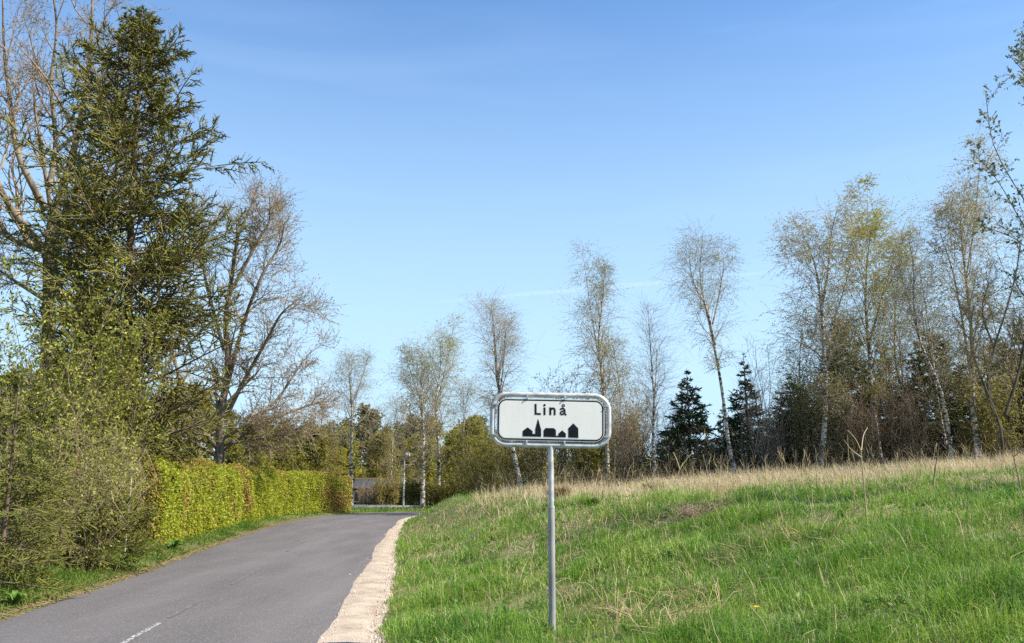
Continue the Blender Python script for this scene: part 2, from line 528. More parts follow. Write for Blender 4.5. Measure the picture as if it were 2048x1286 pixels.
def ground_raw(x, y):
    x = np.asarray(x, float)
    y = np.asarray(y, float)
    sh = x.shape
    x, y = x.ravel(), y.ravel()
    u, i = road_uv(x, y)
    hw, gw, zr, yc = HW[i], GW[i], ZR[i], CLY[i]
    ur = u - hw - gw
    ul = -u - hw
    wid = 6.3 - 4.0 * sm((yc - 8) / 32)
    right = 0.92 * sm(ur / wid) + 0.05 * np.clip(ur, 0, 18) + 0.02 * np.clip(x, 0, 20) * sm((y - 12) / 14)
    right = right * (1 - 0.55 * sm((y - 42) / 14))
    right += sm(ur / 2.0) * (0.075 * bumps(x, y, 0.9, 3) + 0.05 * bumps(x, y, 2.4, 4)) * (1 - sm((y - 60) / 40))
    left = 0.10 * sm(ul / 0.9) + 0.22 * sm((ul - 1) / 4) + sm(ul / 1.5) * 0.05 * bumps(x, y, 1.3, 5)
    left = left * (1 - 0.85 * sm((y - 46) / 5))
    z = zr + np.where(u > 0, right, left)
    inside = np.minimum(u + hw, hw + gw - u)          # >0 inside road + shoulder
    z = z - 0.07 * sm((inside + 0.02) / 0.22)
    return z.reshape(sh)


GX = np.arange(-34, 46.01, 0.25)
GY = np.arange(-12, 80.01, 0.25)
gxx, gyy = np.meshgrid(GX, GY, indexing='ij')
GZ = ground_raw(gxx, gyy)
GU, _gi = road_uv(gxx, gyy)
GR = (GU - HW[_gi] - GW[_gi]).reshape(gxx.shape)      # metres off the right edge of the shoulder
GL = (-GU - HW[_gi]).reshape(gxx.shape)               # metres off the left edge of the asphalt


def grid_at(A, x, y):
    fx = np.clip((np.asarray(x, float) - GX[0]) / 0.25, 0, len(GX) - 1.001)
    fy = np.clip((np.asarray(y, float) - GY[0]) / 0.25, 0, len(GY) - 1.001)
    i, j = fx.astype(int), fy.astype(int)
    a, b = fx - i, fy - j
    return A[i, j] * (1 - a) * (1 - b) + A[i + 1, j] * a * (1 - b) + A[i, j + 1] * (1 - a) * b + A[i + 1, j + 1] * a * b


def G(x, y):
    return grid_at(GZ, x, y)


def off_road(x, y):
    return grid_at(GR, x, y)


def off_left(x, y):
    return grid_at(GL, x, y)


def base(px, Y, dx=0.0):
    p = at(px, 960, Y)
    return np.array([p[0] + dx, Y, float(G(p[0] + dx, Y))])


# ground sheet, reaching the horizon
xs = np.concatenate([[-3000, -1200, -500, -220, -110, -60, -42], np.arange(-30, 36, 0.36), [42, 60, 110, 220, 500, 1200, 3000]])
ys = np.concatenate([[-300, -90, -40, -20], np.arange(-11, 66, 0.36), [72, 80, 100, 140, 220, 400, 900, 2000, 5000]])
gx, gy = np.meshgrid(xs, ys, indexing='ij')
gz = ground_raw(gx, gy)
gz = np.where(gy > 140, 0.4, gz)
mb = MB()
nx, ny = gx.shape
ii = (np.arange(nx - 1)[:, None] * ny + np.arange(ny - 1)[None, :]).reshape(-1)
mb.add(np.stack([gx, gy, gz], -1).reshape(-1, 3), np.stack([ii, ii + ny, ii + ny + 1, ii + 1], -1))
tag(mb.build('ground', M['soil'], None, True), kind='structure')


def strip(name, mat, offs, parent=None, i0=0, i1=None, smooth=True):
    """sheet along the road; offs: list of (offset array or number, height)"""
    sl_ = slice(i0, i1)
    c, nn, z = CL[sl_], NOR[sl_], ZR[sl_]
    rows = []
    for off, h in offs:
        off = np.broadcast_to(off, (len(CL),))[sl_] if np.ndim(off) else np.full(len(c), float(off))
        rows.append(np.column_stack([c + nn * off[:, None], z + h]))
    V = np.stack(rows, axis=1)
    n, k = V.shape[:2]
    a = (np.arange(n - 1)[:, None] * k + np.arange(k - 1)[None, :]).reshape(-1)
    b_ = MB()
    b_.add(V.reshape(-1, 3), np.stack([a, a + 1, a + k + 1, a + k], -1))
    return b_.build(name, mat, parent, smooth)


road = strip('road', M['asphalt'], [(-HW - 0.03 + 0.03 * np.sin(SD * 2.1) + 0.02 * np.sin(SD * 5.3), -0.03), (-HW + 0.12, 0.0), (-HW * 0.5, 0.018), (0, 0.025), (HW * 0.5, 0.018), (HW, 0.0), (HW + 0.25, -0.006)])
tag(road, kind='structure')
wob = 0.035 * np.sin(SD * 0.8) + 0.012 * np.sin(SD * 2.3 + 1) + 0.006 * np.sin(SD * 6.1)
shoulder = strip('gravel_shoulder', M['gravel'], [(HW - 0.02 + wob, 0.004), (HW + 0.1 + wob * 0.5, 0.016), (HW + GW * 0.5, 0.022), (HW + GW * 0.8, 0.012), (HW + GW + 0.35, -0.03)])
tag(shoulder, kind='structure')


def s_of_y(y):
    return int(np.argmin(np.abs(CLY[:560] - y)))


for y0, y1, mm in ((7.0, 10.6, 'paint'), (10.75, 12.6, 'paint_old'), (14.2, 17.4, 'paint_old'), (21.0, 24.6, 'paint_old')):
    a, b = s_of_y(y0), s_of_y(y1)
    c = CL[a:b]
    # fine resample of the dash so that its outline stays straight
    d = strip('lane_marking', M[mm], [(-0.032 + 0.05, 0.030), (0.032 + 0.05, 0.030)], road, a, max(b, a + 2))

# pebbles on the shoulder
n = 6000
yy = 6.5 + 26 * rng.random(n) ** 1.8
i = np.array([np.argmin(np.abs(CLY[:520] - v)) for v in yy[:n]])
off = HW[i] + np.where(rng.random(n) < 0.10, -0.30 * rng.random(n) ** 2, 0.02) + (GW[i] + 0.05) * rng.random(n) ** 0.8
pp = np.column_stack([CL[i] + NOR[i] * off[:, None], ZR[i] + 0.014])
pp[:, 1] += rng.normal(0, 0.1, n)
sz = 0.005 + 0.017 * rng.random(n) ** 3
tet = np.array([[1, 0, -.4], [-.5, .9, -.4], [-.5, -.9, -.4], [0.1, 0.1, 0.7]])
ang = rng.random(n) * 6.28
ca, sa = np.cos(ang), np.sin(ang)
V = np.empty((n, 4, 3))
V[..., 0] = tet[None, :, 0] * ca[:, None] - tet[None, :, 1] * sa[:, None]
V[..., 1] = tet[None, :, 0] * sa[:, None] + tet[None, :, 1] * ca[:, None]
V[..., 2] = tet[None, :, 2]
V = pp[:, None, :] + V * sz[:, None, None]
Tt = (np.arange(n)[:, None, None] * 4 + np.array([[0, 1, 3], [1, 2, 3], [2, 0, 3]])[None]).reshape(-1, 3)
mb = MB()
mb.add(V, None, Tt)
tag(mb.build('gravel', M['pebble']), 'loose pale pebbles strewn along the gravel shoulder', 'gravel', kind='stuff')


# ------------------------------------------------------------------ tree builders
def trunk_pts(px_list, Y, K=14, wob=0.0, dy=0.0):
    """trunk centre line from photo pixels at distance Y; first pixel gives the foot"""
    f = base(px_list[0][0], Y)
    if len(px_list[0]) > 1 and px_list[0][1] is not None:
        q = at(px_list[0][0], px_list[0][1], Y)
        f = np.array([q[0], Y, float(G(q[0], Y))])
    pts = [f - [0, 0, 0.15]]
    for k, q in enumerate(px_list[1:]):
        p = at(q[0], q[1], Y)
        p[1] += dy * (k + 1) / len(px_list) + rng.normal(0, wob)
        pts.append(p)
    return f, resample(np.array(pts) - f, K)


def taper(K, r0, r1, flare=0.3):
    t = np.linspace(0, 1, K)
    return (r0 + (r1 - r0) * t) * (1 + flare * np.exp(-t * 14))


class Tree:
    def __init__(self, trunk, rad):
        self.tr, self.rt = trunk[None], rad[None]
        self.parts = {}

    def mb(self, part):
        return self.parts.setdefault(part, MB())

    def tube(self, part, P, Rd, S):
        self.mb(part).add(*tubes(P, Rd, S))

    def link(self, root, mats, smooth=('trunk',)):
        made = {}
        for k, b_ in self.parts.items():
            par = made.get('crown', root) if k in ('leaves', 'needles') else root
            made[k] = b_.build(k, mats[k], par, True)


def birch(name, label, px, Y, r0=0.13, n1=26, n2=8, n3=8, leaf=None, nl=4, lsize=0.05, spread=1.0, cat='tree', t0=0.34, droop=-0.16, group=None, root=None, limbs=(), forks=1):
    f, tr = trunk_pts(px, Y, 16, 0.12)
    T = Tree(tr, taper(16, r0 * 0.85, 0.01))
    T.tube('trunk', T.tr, T.rt, 9)
    H = tr[-1, 2]
    lim_P, lim_R = [], []
    for k in range(forks):          # extra leaders fork off the trunk
        i_ = int(16 * (0.32 + 0.33 * rng.random()))
        a_ = rng.random() * 6.28
        d_ = np.array([math.cos(a_) * 0.42, math.sin(a_) * 0.42, 1.0])
        l_ = H * (0.24 + 0.2 * rng.random())
        q = resample([tr[i_], tr[i_] + d_ * l_ * 0.33, tr[i_] + d_ * l_ * 0.66 + [0, 0, l_ * 0.06], tr[i_] + d_ * l_ * 0.95 + [0, 0, l_ * 0.2]], 16)
        lim_P.append(q)
        lim_R.append(np.linspace(T.rt[0, i_] * 0.6, 0.01, 16))
    for lp, lr in limbs:
        q = np.array([at(a[0], a[1], Y) - f for a in lp])
        q[1:, 1] += rng.normal(0, 0.25, len(q) - 1)
        q = resample(q, 16)
        lim_P.append(q)
        lim_R.append(np.linspace(lr, 0.012, 16))
    prof = lambda t: (0.28 + 0.95 * np.sin(np.clip((t - t0) / (1.0 - t0), 0, 1) ** 0.75 * PI) ** 0.8) * (0.55 + 0.75 * rng.random(len(t)))
    P0, R0 = T.tr, T.rt
    b1, r1, _ = sprout(P0, R0, n1, t0, 0.965, (H * 0.11 * spread, H * 0.17 * spread), (18, 46), 6, 0.07, 0.12, 0.42, 0.2, 0.008, prof, rel=0.4, bias=1.2)
    if lim_P:
        lp, lr = np.stack(lim_P), np.stack(lim_R)
        T.tube('trunk', lp, lr, 7)
        c1, q1, _ = sprout(lp, lr, max(6, n1 // 4), 0.2, 0.98, (H * 0.08 * spread, H * 0.13 * spread), (18, 46), 6, 0.06, 0.12, 0.5, 0.2, 0.008, lambda t: 1.15 - 0.6 * t, rel=0.0)
        b1, r1 = np.concatenate([b1, c1]), np.concatenate([r1, q1])
    T.tube('crown', b1, r1, 4)
    b2, r2, _ = sprout(b1, r1, n2, 0.2, 1.0, (H * 0.05 * spread, H * 0.095 * spread), (25, 60), 4, -0.03, 0.18, 0.6, 0.35, 0.005, rel=0.9)
    T.tube('crown', b2, r2, 3)
    b3, r3, _ = sprout(b2, r2, n3, 0.15, 1.0, (0.3, 1.0), (20, 60), 3, droop * 1.7, 0.14, 0.7, 0.5, 0.003, rel=0.7)
    T.tube('crown', b3, r3, 3)
    if leaf:
        p, d = on_twigs(b3, nl)
        T.mb('leaves').add(*leafquads(p, lsize * (0.6 + 0.8 * rng.random(len(p))), 0.6, d, 0.8, 0.5))
    root = thing(name, f, label, cat, group)
    T.link(root, {'trunk': M['birch_bark'], 'crown': M['birch_twig'], 'leaves': M[leaf] if leaf else None})
    return root


def bare_tree(name, label, f, tr, r0, levels, bark='bark', twig='twig', leaf=None, nl=2, lsize=0.04, limbs=(), group=None, cat='tree', r1tip=0.03, lspread=0.8, ldroop=0.0, first=None, wid=0.5):
    """levels: list of sprout keyword dicts, from limbs to twigs"""
    K = len(tr)
    T = Tree(tr, taper(K, r0, r1tip, 0.35))
    T.tube('trunk', T.tr, T.rt, 10)
    P, Rd = T.tr, T.rt
    if len(limbs):
        lp = np.stack([resample(q, K) for q, _ in limbs])
        lr = np.stack([np.linspace(r, min(0.02, r * 0.3), K) for _, r in limbs])
        T.tube('trunk', lp, lr, 8)
        P, Rd = np.concatenate([P, lp]), np.concatenate([Rd, lr])
    for k, kw in enumerate(levels):
        S = 6 if k == 0 else (4 if k == 1 else 3)
        P, Rd, _ = sprout(P, Rd, **kw)
        T.tube('crown', P, Rd, S)
    if leaf:
        p, d = on_twigs(P, nl, 0.1)
        T.mb('leaves').add(*leafquads(p, lsize * (0.6 + 0.8 * rng.random(len(p))), wid, d, lspread, ldroop))
    root = thing(name, f, label, cat, group)
    T.link(root, {'trunk': M[bark], 'crown': M[twig], 'leaves': M[leaf] if leaf else None})
    return root


def conifer(name, label, f, tr, r0, n1, Lmax, ang=(62, 88), up=0.06, n2=14, L2=(0.35, 0.75), n3=5, L3=(0.10, 0.22), t0=0.06, needle='spruce', shoot=0.012, nn=5, nsize=0.03, pw=0.8, bark='spruce_bark', group=None, planar=0.5, cat='tree', droop2=-0.02, twig='twig', lmin=0.02, prof=None, ang2=(40, 65), whorl=0):
    K = len(tr)
    T = Tree(tr, taper(K, r0, 0.01, 0.25))
    T.tube('trunk', T.tr, T.rt, 9)
    prof = prof or (lambda t: lmin + (1 - lmin) * (1 - t) ** pw * (0.6 + 0.65 * rng.random(len(t))))
    b1, r1, _ = sprout(T.tr, T.rt, n1, t0, 0.992, (Lmax * 0.85, Lmax * 1.1), ang, 7, up, 0.05, 0.3, 0.2, 0.005, prof, whorl=whorl)
    T.tube('crown', b1, r1, 4)
    b2, r2, _ = sprout(b1, r1, n2, 0.12, 1.0, L2, ang2, 4, droop2, 0.1, 0.55, 0.5, 0.004, lambda t: 1.15 - 0.75 * t, planar=planar, rel=0.9)
    l1 = np.linalg.norm(b1[:, 1:] - b1[:, :-1], axis=-1).sum(1)
    kp = rng.random(len(b2)) < np.repeat(l1 / (l1.mean() * 0.9), n2)      # short boughs carry fewer side twigs
    b2, r2 = b2[kp], r2[kp]
    T.tube('crown', b2[:, ::3], r2[:, ::3], 3)
    b3, r3, _ = sprout(b2, r2, n3, 0.1, 1.0, L3, (30, 55), 3, 0.02, 0.08, 1, 1, 0.003, planar=0.7, rel=0.5)
    sh = T.mb('needles')
    for P in (b3[:, ::2], b2[:, 1:], b1[:, -3:]):
        rad = np.full(P.shape[:2], shoot) * (0.75 + 0.5 * rng.random((len(P), 1)))
        rad[:, -1] *= 0.45
        sh.add(*tubes(P, rad, 3))
    for P, m in ((b3, nn), (b2, nn * 2)):
        p, d = on_twigs(P, m, 0.0)
        sh.add(*leafquads(p, nsize * (0.7 + 0.6 * rng.random(len(p))), 0.16, d, 0.9))
    root = thing(name, f, label, cat, group)
    T.link(root, {'trunk': M[bark], 'crown': M[twig], 'needles': M[needle]})
    return root


def bush(name, label, f, h, rx, ry, stems=14, n2=9, n3=7, leaf=None, nl=5, lsize=0.05, twig='twig', cat='bush', group=None, lean=(0, 0), arch=-0.03, r0=0.02, ang=28, wid=0.55, noise=0.12, L3=(0.15, 0.4), kids=(25, 65), rmin=0.0035):
    N = stems
    P = np.empty((N, 7, 3))
    P[:, 0] = np.column_stack([rng.normal(0, rx * 0.28, N), rng.normal(0, ry * 0.28, N), np.full(N, -0.1)])
    az = rng.random(N) * 6.28
    til = np.minimum(np.abs(rng.normal(0, R(ang), N)), R(ang) * 1.25)
    D = np.column_stack([np.cos(az) * np.sin(til) * rx / max(rx, ry) + lean[0], np.sin(az) * np.sin(til) * ry / max(rx, ry) + lean[1], np.cos(til)])
    L = h * (0.6 + 0.5 * rng.random(N))
    for k in range(1, 7):
        D = nrm(D + rng.normal(0, noise, (N, 3)) + np.array([[0, 0, arch]]) * k)
        P[:, k] = P[:, k - 1] + D * (L / 6)[:, None]
    Rd = r0 * (0.6 + 0.8 * rng.random((N, 1))) * np.linspace(1, 0.3, 7)[None]
    rm = 1.5 * max(rx, ry)

    def keep_in(A):
        r_ = np.linalg.norm(A[..., :2], axis=-1, keepdims=True)
        A[..., :2] *= rm * np.tanh(r_ / rm) / np.maximum(r_, 1e-6)
        return A

    keep_in(P)
    T = Tree(P[0], Rd[0])
    T.tube('stems', P, Rd, 5)
    b2, r2, _ = sprout(P, Rd, n2, 0.12, 1.0, (h * 0.12, h * 0.28), kids, 4, arch * 0.6, 0.16, 0.6, 0.35, rmin * 1.2, rel=0.2)
    keep_in(b2)
    T.tube('stems', b2, r2, 3)
    b3, r3, _ = sprout(b2, r2, n3, 0.1, 1.0, L3, kids, 3, arch * 0.6, 0.18, 0.7, 0.4, rmin, rel=0.2)
    keep_in(b3)
    T.tube('stems', b3, r3, 3)
    if leaf:
        p, d = on_twigs(b3, nl, 0.05)
        T.mb('leaves').add(*leafquads(p, lsize * (0.6 + 0.8 * rng.random(len(p))), wid, d, 1.0))
    root = thing(name, f, label, cat, group)
    T.link(root, {'stems': M[twig], 'leaves': M[leaf] if leaf else None})
    return root


# ------------------------------------------------------------------ the town sign
def place_name_sign():
    PX = 1.22 / 246.0
    f = at(1104.6, 1245, 8.6)
    f[2] = float(G(f[0], 8.6))
    root = thing('town_sign', f, 'white town name sign reading Linå with black house skyline on a grey steel post', 'sign')
    ctr = at(1104, 840.5, 8.6)
    cz = ctr[2] - f[2]

    def cyl(name, z0, z1, r, mat, rings=(), y=0.0):
        b_ = MB()
        zs = [z0, z1] + list(rings)
        P = np.array([[[0, y, z] for z in (z0, z1)]], float)
        b_.add(*tubes(P, np.full((1, 2), r), 24))
        # top cap
        n0 = 24
        b_.add(np.vstack([[0, y, z1], np.column_stack([np.cos(np.arange(24) * PI / 12) * r, y + np.sin(np.arange(24) * PI / 12) * r, np.full(24, z1)])]), None,
               [[0, 1 + k, 1 + (k + 1) % 24] for k in range(24)])
        return b_.build(name, mat, root, False)

    zj = at(1104, 1013, 8.6)[2] - f[2]
    for o in (cyl('post', zj - 0.05, cz - 0.245, 0.0265, M['galv']), cyl('post_sleeve', -0.35, zj, 0.033, M['galv_old'])):
        for p in o.data.polygons:
            p.use_smooth = len(p.vertices) == 4
    b_ = MB()
    P = np.array([[[0, 0, zj - 0.012], [0, 0, zj + 0.006]]], float)
    b_.add(*tubes(P, np.array([[0.0355, 0.0345]]), 24))
    b_.build('collar', M['galv'], root, True)
    # rounded rectangles
    def rrect(w2, h2, r, n=8):
        o = []
        for cx, cz_, a0 in ((w2 - r, h2 - r, 0), (-w2 + r, h2 - r, 90), (-w2 + r, -h2 + r, 180), (w2 - r, -h2 + r, 270)):
            for k in range(n + 1):
                a = R(a0 + 90 * k / n)
                o.append((cx + r * math.cos(a), cz_ + r * math.sin(a)))
        return np.array(o)

    roll = R(1.15)
    cr, sr = math.cos(roll), math.sin(roll)

    def loc(xz, y):
        y = y - sgn_y
        xz = np.asarray(xz, float)
        return np.column_stack([xz[:, 0] * cr + xz[:, 1] * sr, np.full(len(xz), y), cz - xz[:, 0] * sr + xz[:, 1] * cr])

    # frame tube
    sgn_y = 0.0
    c = rrect(0.61 - 0.03, 0.28 - 0.03, 0.145, 10)
    ctrp = loc(c, 0.0)
    n = len(c)
    tn = nrm(np.roll(ctrp, -1, 0) - np.roll(ctrp, 1, 0))
    yv = np.tile([0, 1.0, 0], (n, 1))
    ou = np.cross(tn, yv)
    S = 16
    a = np.arange(S) * 2 * PI / S
    V = ctrp[:, None, :] + 0.0265 * (ou[:, None, :] * np.cos(a)[None, :, None] + yv[:, None, :] * np.sin(a)[None, :, None])
    i = np.arange(n)[:, None]
    j = np.arange(S)[None, :]
    Q = np.stack([i * S + j, i * S + (j + 1) % S, ((i + 1) % n) * S + (j + 1) % S, ((i + 1) % n) * S + j], -1).reshape(-1, 4)
    b_ = MB()
    b_.add(V.reshape(-1, 3), Q)
    b_.build('frame', M['galv'], root, True)

    sgn_y = 0.024       # the panel sits towards the front of the frame

    def plate(name, poly, y0, y1, mat, parent, hole=None):
        """flat plate facing -y with thickness; optional hole with the same number of points"""
        n_ = len(poly)
        b2_ = MB()
        A, B = loc(poly, y0), loc(poly, y1)
        q = [[k, (k + 1) % n_, n_ + (k + 1) % n_, n_ + k] for k in range(n_)]
        if hole is None:
            # front face by fan round an ear-safe centre is not safe for concave outlines: use tessellation
            from mathutils.geometry import tessellate_polygon
            tri = tessellate_polygon([[Vector((p[0], p[1], 0)) for p in poly]])
            b2_.add(np.vstack([A, B]), q, [list(t) for t in tri])
        else:
            Hf, Hb = loc(hole, y0), loc(hole, y1)
            V_ = np.vstack([A, B, Hf, Hb])
            q2 = [[k, (k + 1) % n_, 2 * n_ + (k + 1) % n_, 2 * n_ + k] for k in range(n_)]
            q3 = [[2 * n_ + k, 2 * n_ + (k + 1) % n_, 3 * n_ + (k + 1) % n_, 3 * n_ + k] for k in range(n_)]
            b2_.add(V_, q + q2 + q3)
        return b2_.build(name, mat, parent)

    panel = plate('panel', rrect(0.536, 0.211, 0.105), -0.004, 0.004, M['rim'], root)
    plate('back_sheet', rrect(0.530, 0.205, 0.10), 0.006, 0.012, M['galv_old'], root)
    plate('sheet', rrect(0.505, 0.181, 0.062), -0.0062, -0.0045, M['white'], panel)
    plate('border', rrect(0.526, 0.2005, 0.085), -0.0062, -0.0045, M['black'], panel, rrect(0.5125, 0.1875, 0.07))
    plate('edge_line', rrect(0.5118, 0.1868, 0.0695), -0.0058, -0.0045, M['white'], panel, rrect(0.5055, 0.1805, 0.0625))

    # print: zoomed photo coordinates to metres
    def Z(zx, zy):
        x = (zx / 5.844 + 940 - 1104.5) * PX
        z = (840.5 - (zy / 5.844 + 740)) * PX
        return (x * cr - z * sr, x * sr + z * cr)

    def sil(pts):
        plate('silhouette', [Z(*p) for p in pts], -0.0082, -0.0064, M['black'], panel)

    sil([(633, 777), (633, 715), (690, 672), (748, 715), (748, 748), (781, 749), (781, 694), (814, 572), (849, 700), (849, 782)][::-1])
    sil([(878, 783), (878, 706), (902, 680), (998, 682), (1022, 706), (1022, 771), (1050, 772), (1050, 746), (1095, 708), (1138, 747), (1138, 789)][::-1])
    sil([(1167, 791), (1167, 683), (1226, 626), (1284, 685), (1284, 795)][::-1])

    def stroke(b2_, pts, w_, closed=False):
        p = np.array([Z(*q) for q in pts])
        n_ = len(p)
        if closed:
            t_ = np.roll(p, -1, 0) - np.roll(p, 1, 0)
        else:
            t_ = np.gradient(p, axis=0)
        t_ = nrm(t_)
        nr = np.column_stack([-t_[:, 1], t_[:, 0]]) * w_ * PX / 5.844 / 2
        A = loc(p + nr, -0.0080)
        B = loc(p - nr, -0.0080)
        A2, B2 = loc(p + nr, -0.0064), loc(p - nr, -0.0064)
        V_ = np.vstack([A, B, A2, B2])
        q = []
        for k in range(n_ if closed else n_ - 1):
            m_ = (k + 1) % n_
            q += [[k, m_, n_ + m_, n_ + k], [k, m_, 2 * n_ + m_, 2 * n_ + k], [n_ + k, n_ + m_, 3 * n_ + m_, 3 * n_ + k]]
        b2_.add(V_, q)

    W = 23
    b2_ = MB()
    stroke(b2_, [(786, 398), (786, 525)], W)
    stroke(b2_, [(797.6, 515), (847, 516)], W - 2)
    b2_.build('letter', M['brown_print'], panel)
    b2_ = MB()
    stroke(b2_, [(891, 440), (891, 528)], W)
    stroke(b2_, [(891 + 7.2 * math.cos(R(a)), 413 + 7.2 * math.sin(R(a))) for a in range(0, 360, 30)], 14.3, True)
    b2_.build('letter', M['brown_print'], panel)
    b2_ = MB()
    stroke(b2_, [(959, 438), (959, 529)], W)
    stroke(b2_, [(970.6, 466), (976, 456), (986, 450), (997, 451), (1006, 458), (1010, 470), (1010, 500), (1010, 530)], W - 1)
    b2_.build('letter', M['brown_print'], panel)
    b2_ = MB()
    stroke(b2_, [(1076, 467), (1082, 458), (1094, 453), (1108, 453), (1120, 458), (1127, 469), (1128, 485), (1128, 505), (1130, 518), (1137, 524), (1148, 524)], W - 3)
    stroke(b2_, [(1116.5, 483), (1104, 484), (1088, 489), (1079, 500), (1080, 514), (1090, 522), (1103, 521), (1112, 514), (1116.5, 506)], W - 4)
    stroke(b2_, [(1112 + 14 * math.cos(R(a)), 418 + 14 * math.sin(R(a))) for a in range(0, 360, 24)], 11, True)
    b2_.build('letter', M['brown_print'], panel)

    # clips that hold the panel in the frame
    for x, z, vert in ((-0.235, 0.226, 1), (0.14, 0.226, 1), (-0.235, -0.226, 1), (0.14, -0.226, 1), (-0.556, 0.15, 0), (-0.556, -0.155, 0), (0.556, 0.15, 0), (0.556, -0.155, 0)):
        b2_ = MB()
        wx, wz = (0.008, 0.024) if vert else (0.024, 0.008)
        p = loc([(x - wx, z - wz), (x + wx, z - wz), (x + wx, z + wz), (x - wx, z + wz)], -0.012)
        p2 = p + [0, 0.03, 0]
        b2_.add(np.vstack([p, p2]), [[0, 1, 2, 3], [0, 1, 5, 4], [1, 2, 6, 5], [2, 3, 7, 6], [3, 0, 4, 7]])
        s_ = loc([(x + 0.008 * math.cos(k * PI / 4), z * 0.985 + 0.008 * math.sin(k * PI / 4)) for k in range(8)], -0.02)
        b2_.add(np.vstack([s_, s_ + [0, 0.009, 0]]), [[k, (k + 1) % 8, 8 + (k + 1) % 8, 8 + k] for k in range(8)], [[0, k, k + 1] for k in range(1, 7)])
        b2_.build('clip', M['galv'], root)
    return root


place_name_sign()

# ------------------------------------------------------------------ hedge along the left side of the road
def hedge():
    ia, ib = s_of_y(21.6), s_of_y(48.6)
    L = SD[ib] - SD[ia]
    f0 = CL[(ia + ib) // 2] - NOR[(ia + ib) // 2] * (HW[ia] + 1.6)
    f = np.array([f0[0], f0[1], float(G(f0[0], f0[1]))])
    root = thing('hedge', f, 'clipped hedge of yellow-green and brown leaves along the left road edge', 'hedge')
    D = 1.25                       # depth of the hedge

    def pos(s, a, z):
        """s along, a across from the front face back, z up"""
        i = np.clip(np.searchsorted(SD, SD[ia] + s) , 1, len(SD) - 1)
        fr = (SD[ia] + s - SD[i - 1]) / (SD[i] - SD[i - 1])
        c = CL[i - 1] + (CL[i] - CL[i - 1]) * fr[:, None]
        nn = NOR[i]
        p = c - nn * (HW[i] + 0.95 + a)[:, None]
        return np.column_stack([p, G(p[:, 0], p[:, 1]) + z])

    top = lambda s: 2.12 + 0.07 * np.sin(s * 1.1) + 0.05 * np.sin(s * 2.7 + 1) + 0.04 * np.sin(s * 6.1)

    def shell(n, lo=0.0, hi=0.13):
        """points in a skin under the rounded hedge surface"""
        s = L * rng.random(n) ** 1.25
        per = rng.random(n)
        z = np.empty(n)
        a = np.empty(n)
        tp = top(s)
        front = per < 0.62
        back = per > 0.86
        mid = ~front & ~back
        z[front] = 0.04 + (tp[front] - 0.05) * rng.random(front.sum())
        a[front] = 0.0
        z[back] = 0.5 + (tp[back] - 0.5) * rng.random(back.sum())
        a[back] = D
        a[mid] = D * rng.random(mid.sum())
        z[mid] = tp[mid]
        # rounded shoulders and a bulging, uneven face
        rnd = np.clip((z / tp - 0.68) / 0.32, 0, 1) ** 2 * 0.42
        blg = 0.13 * bumps(s, z * 1.3, 1.7, 51) + 0.09 * bumps(s, z * 1.2, 5.0, 52)
        dep = lo + (hi - lo) * rng.random(n) ** 1.3
        a = np.where(front, a + rnd + blg + dep, np.where(back, a - rnd - blg - dep, a))
        z = np.where(mid, z - dep * 0.8 - 0.32 * (np.abs(a / D - 0.5) * 2) ** 3 + 0.09 * bumps(s, a, 2.6, 55), z)
        # round the two ends
        e = np.minimum(s, L - s)
        a = np.where(e < 0.6, D / 2 + (a - D / 2) * np.sqrt(np.clip(1 - (1 - e / 0.6) ** 2, 0.03, 1)), a)
        return s, a, z

    s, a, z = shell(120000)
    near = 1 - s / L
    pat = 0.55 * bumps(s, z * 0.8, 1.3, 53) + 0.5 * bumps(s, z, 4.0, 54)
    far_b = 0.5 * sm((s / L - 0.82) / 0.12) + 0.45 * sm((1.6 - s) / 1.6) + 0.5 * sm((z - 1.85) / 0.35)
    isb = (pat + 0.35 * rng.normal(0, 1, len(s)) + far_b * 1.2) > 0.62
    P = pos(s, a, z)
    size = 0.060 * (0.7 + 0.6 * rng.random(len(s))) * (1 + 0.45 * s / L)
    nn = NOR[ia]
    out = np.tile([nn[0], nn[1], 0.25], (len(s), 1))
    for nm, msk, mt in (('green_leaves', ~isb, 'hedge_green'), ('brown_leaves', isb, 'hedge_brown')):
        b_ = MB()
        b_.add(*leafquads(P[msk], size[msk], 0.75, None, 1.0, 0.0, nrm(out[msk] + [0, 0, 0.25])))
        b_.build(nm, M[mt], root, off=f)
    # twigs inside
    n = 2600
    s = L * rng.random(n)
    a = D * (0.15 + 0.7 * rng.random(n))
    q0 = pos(s, a, np.full(n, -0.02))
    q1 = pos(np.clip(s + rng.normal(0, 0.12, n), 0, L), np.clip(a + rng.normal(0, 0.2, n), 0.05, D), 1.1 + 0 * s)
    q2 = pos(np.clip(s + rng.normal(0, 0.25, n), 0, L), np.clip(a + rng.normal(0, 0.35, n), 0.02, D), 2.12 * (0.75 + 0.24 * rng.random(n)))
    b_ = MB()
    b_.add(*tubes(np.stack([q0, q1, q2], 1), np.tile([0.011, 0.007, 0.003], (n, 1)), 3))
    s, a, z = shell(6000, 0.0, 0.35)
    p0 = pos(s, a, z)
    dd = nrm(rng.normal(0, 1, (len(s), 3)) + [nn[0], nn[1], 0.8])
    b_.add(*tubes(np.stack([p0 - dd * 0.22, p0], 1), np.tile([0.005, 0.0025], (len(s), 1)), 3))
    b_.build('stems', M['twig'], root, off=f)
    return root


hedge()

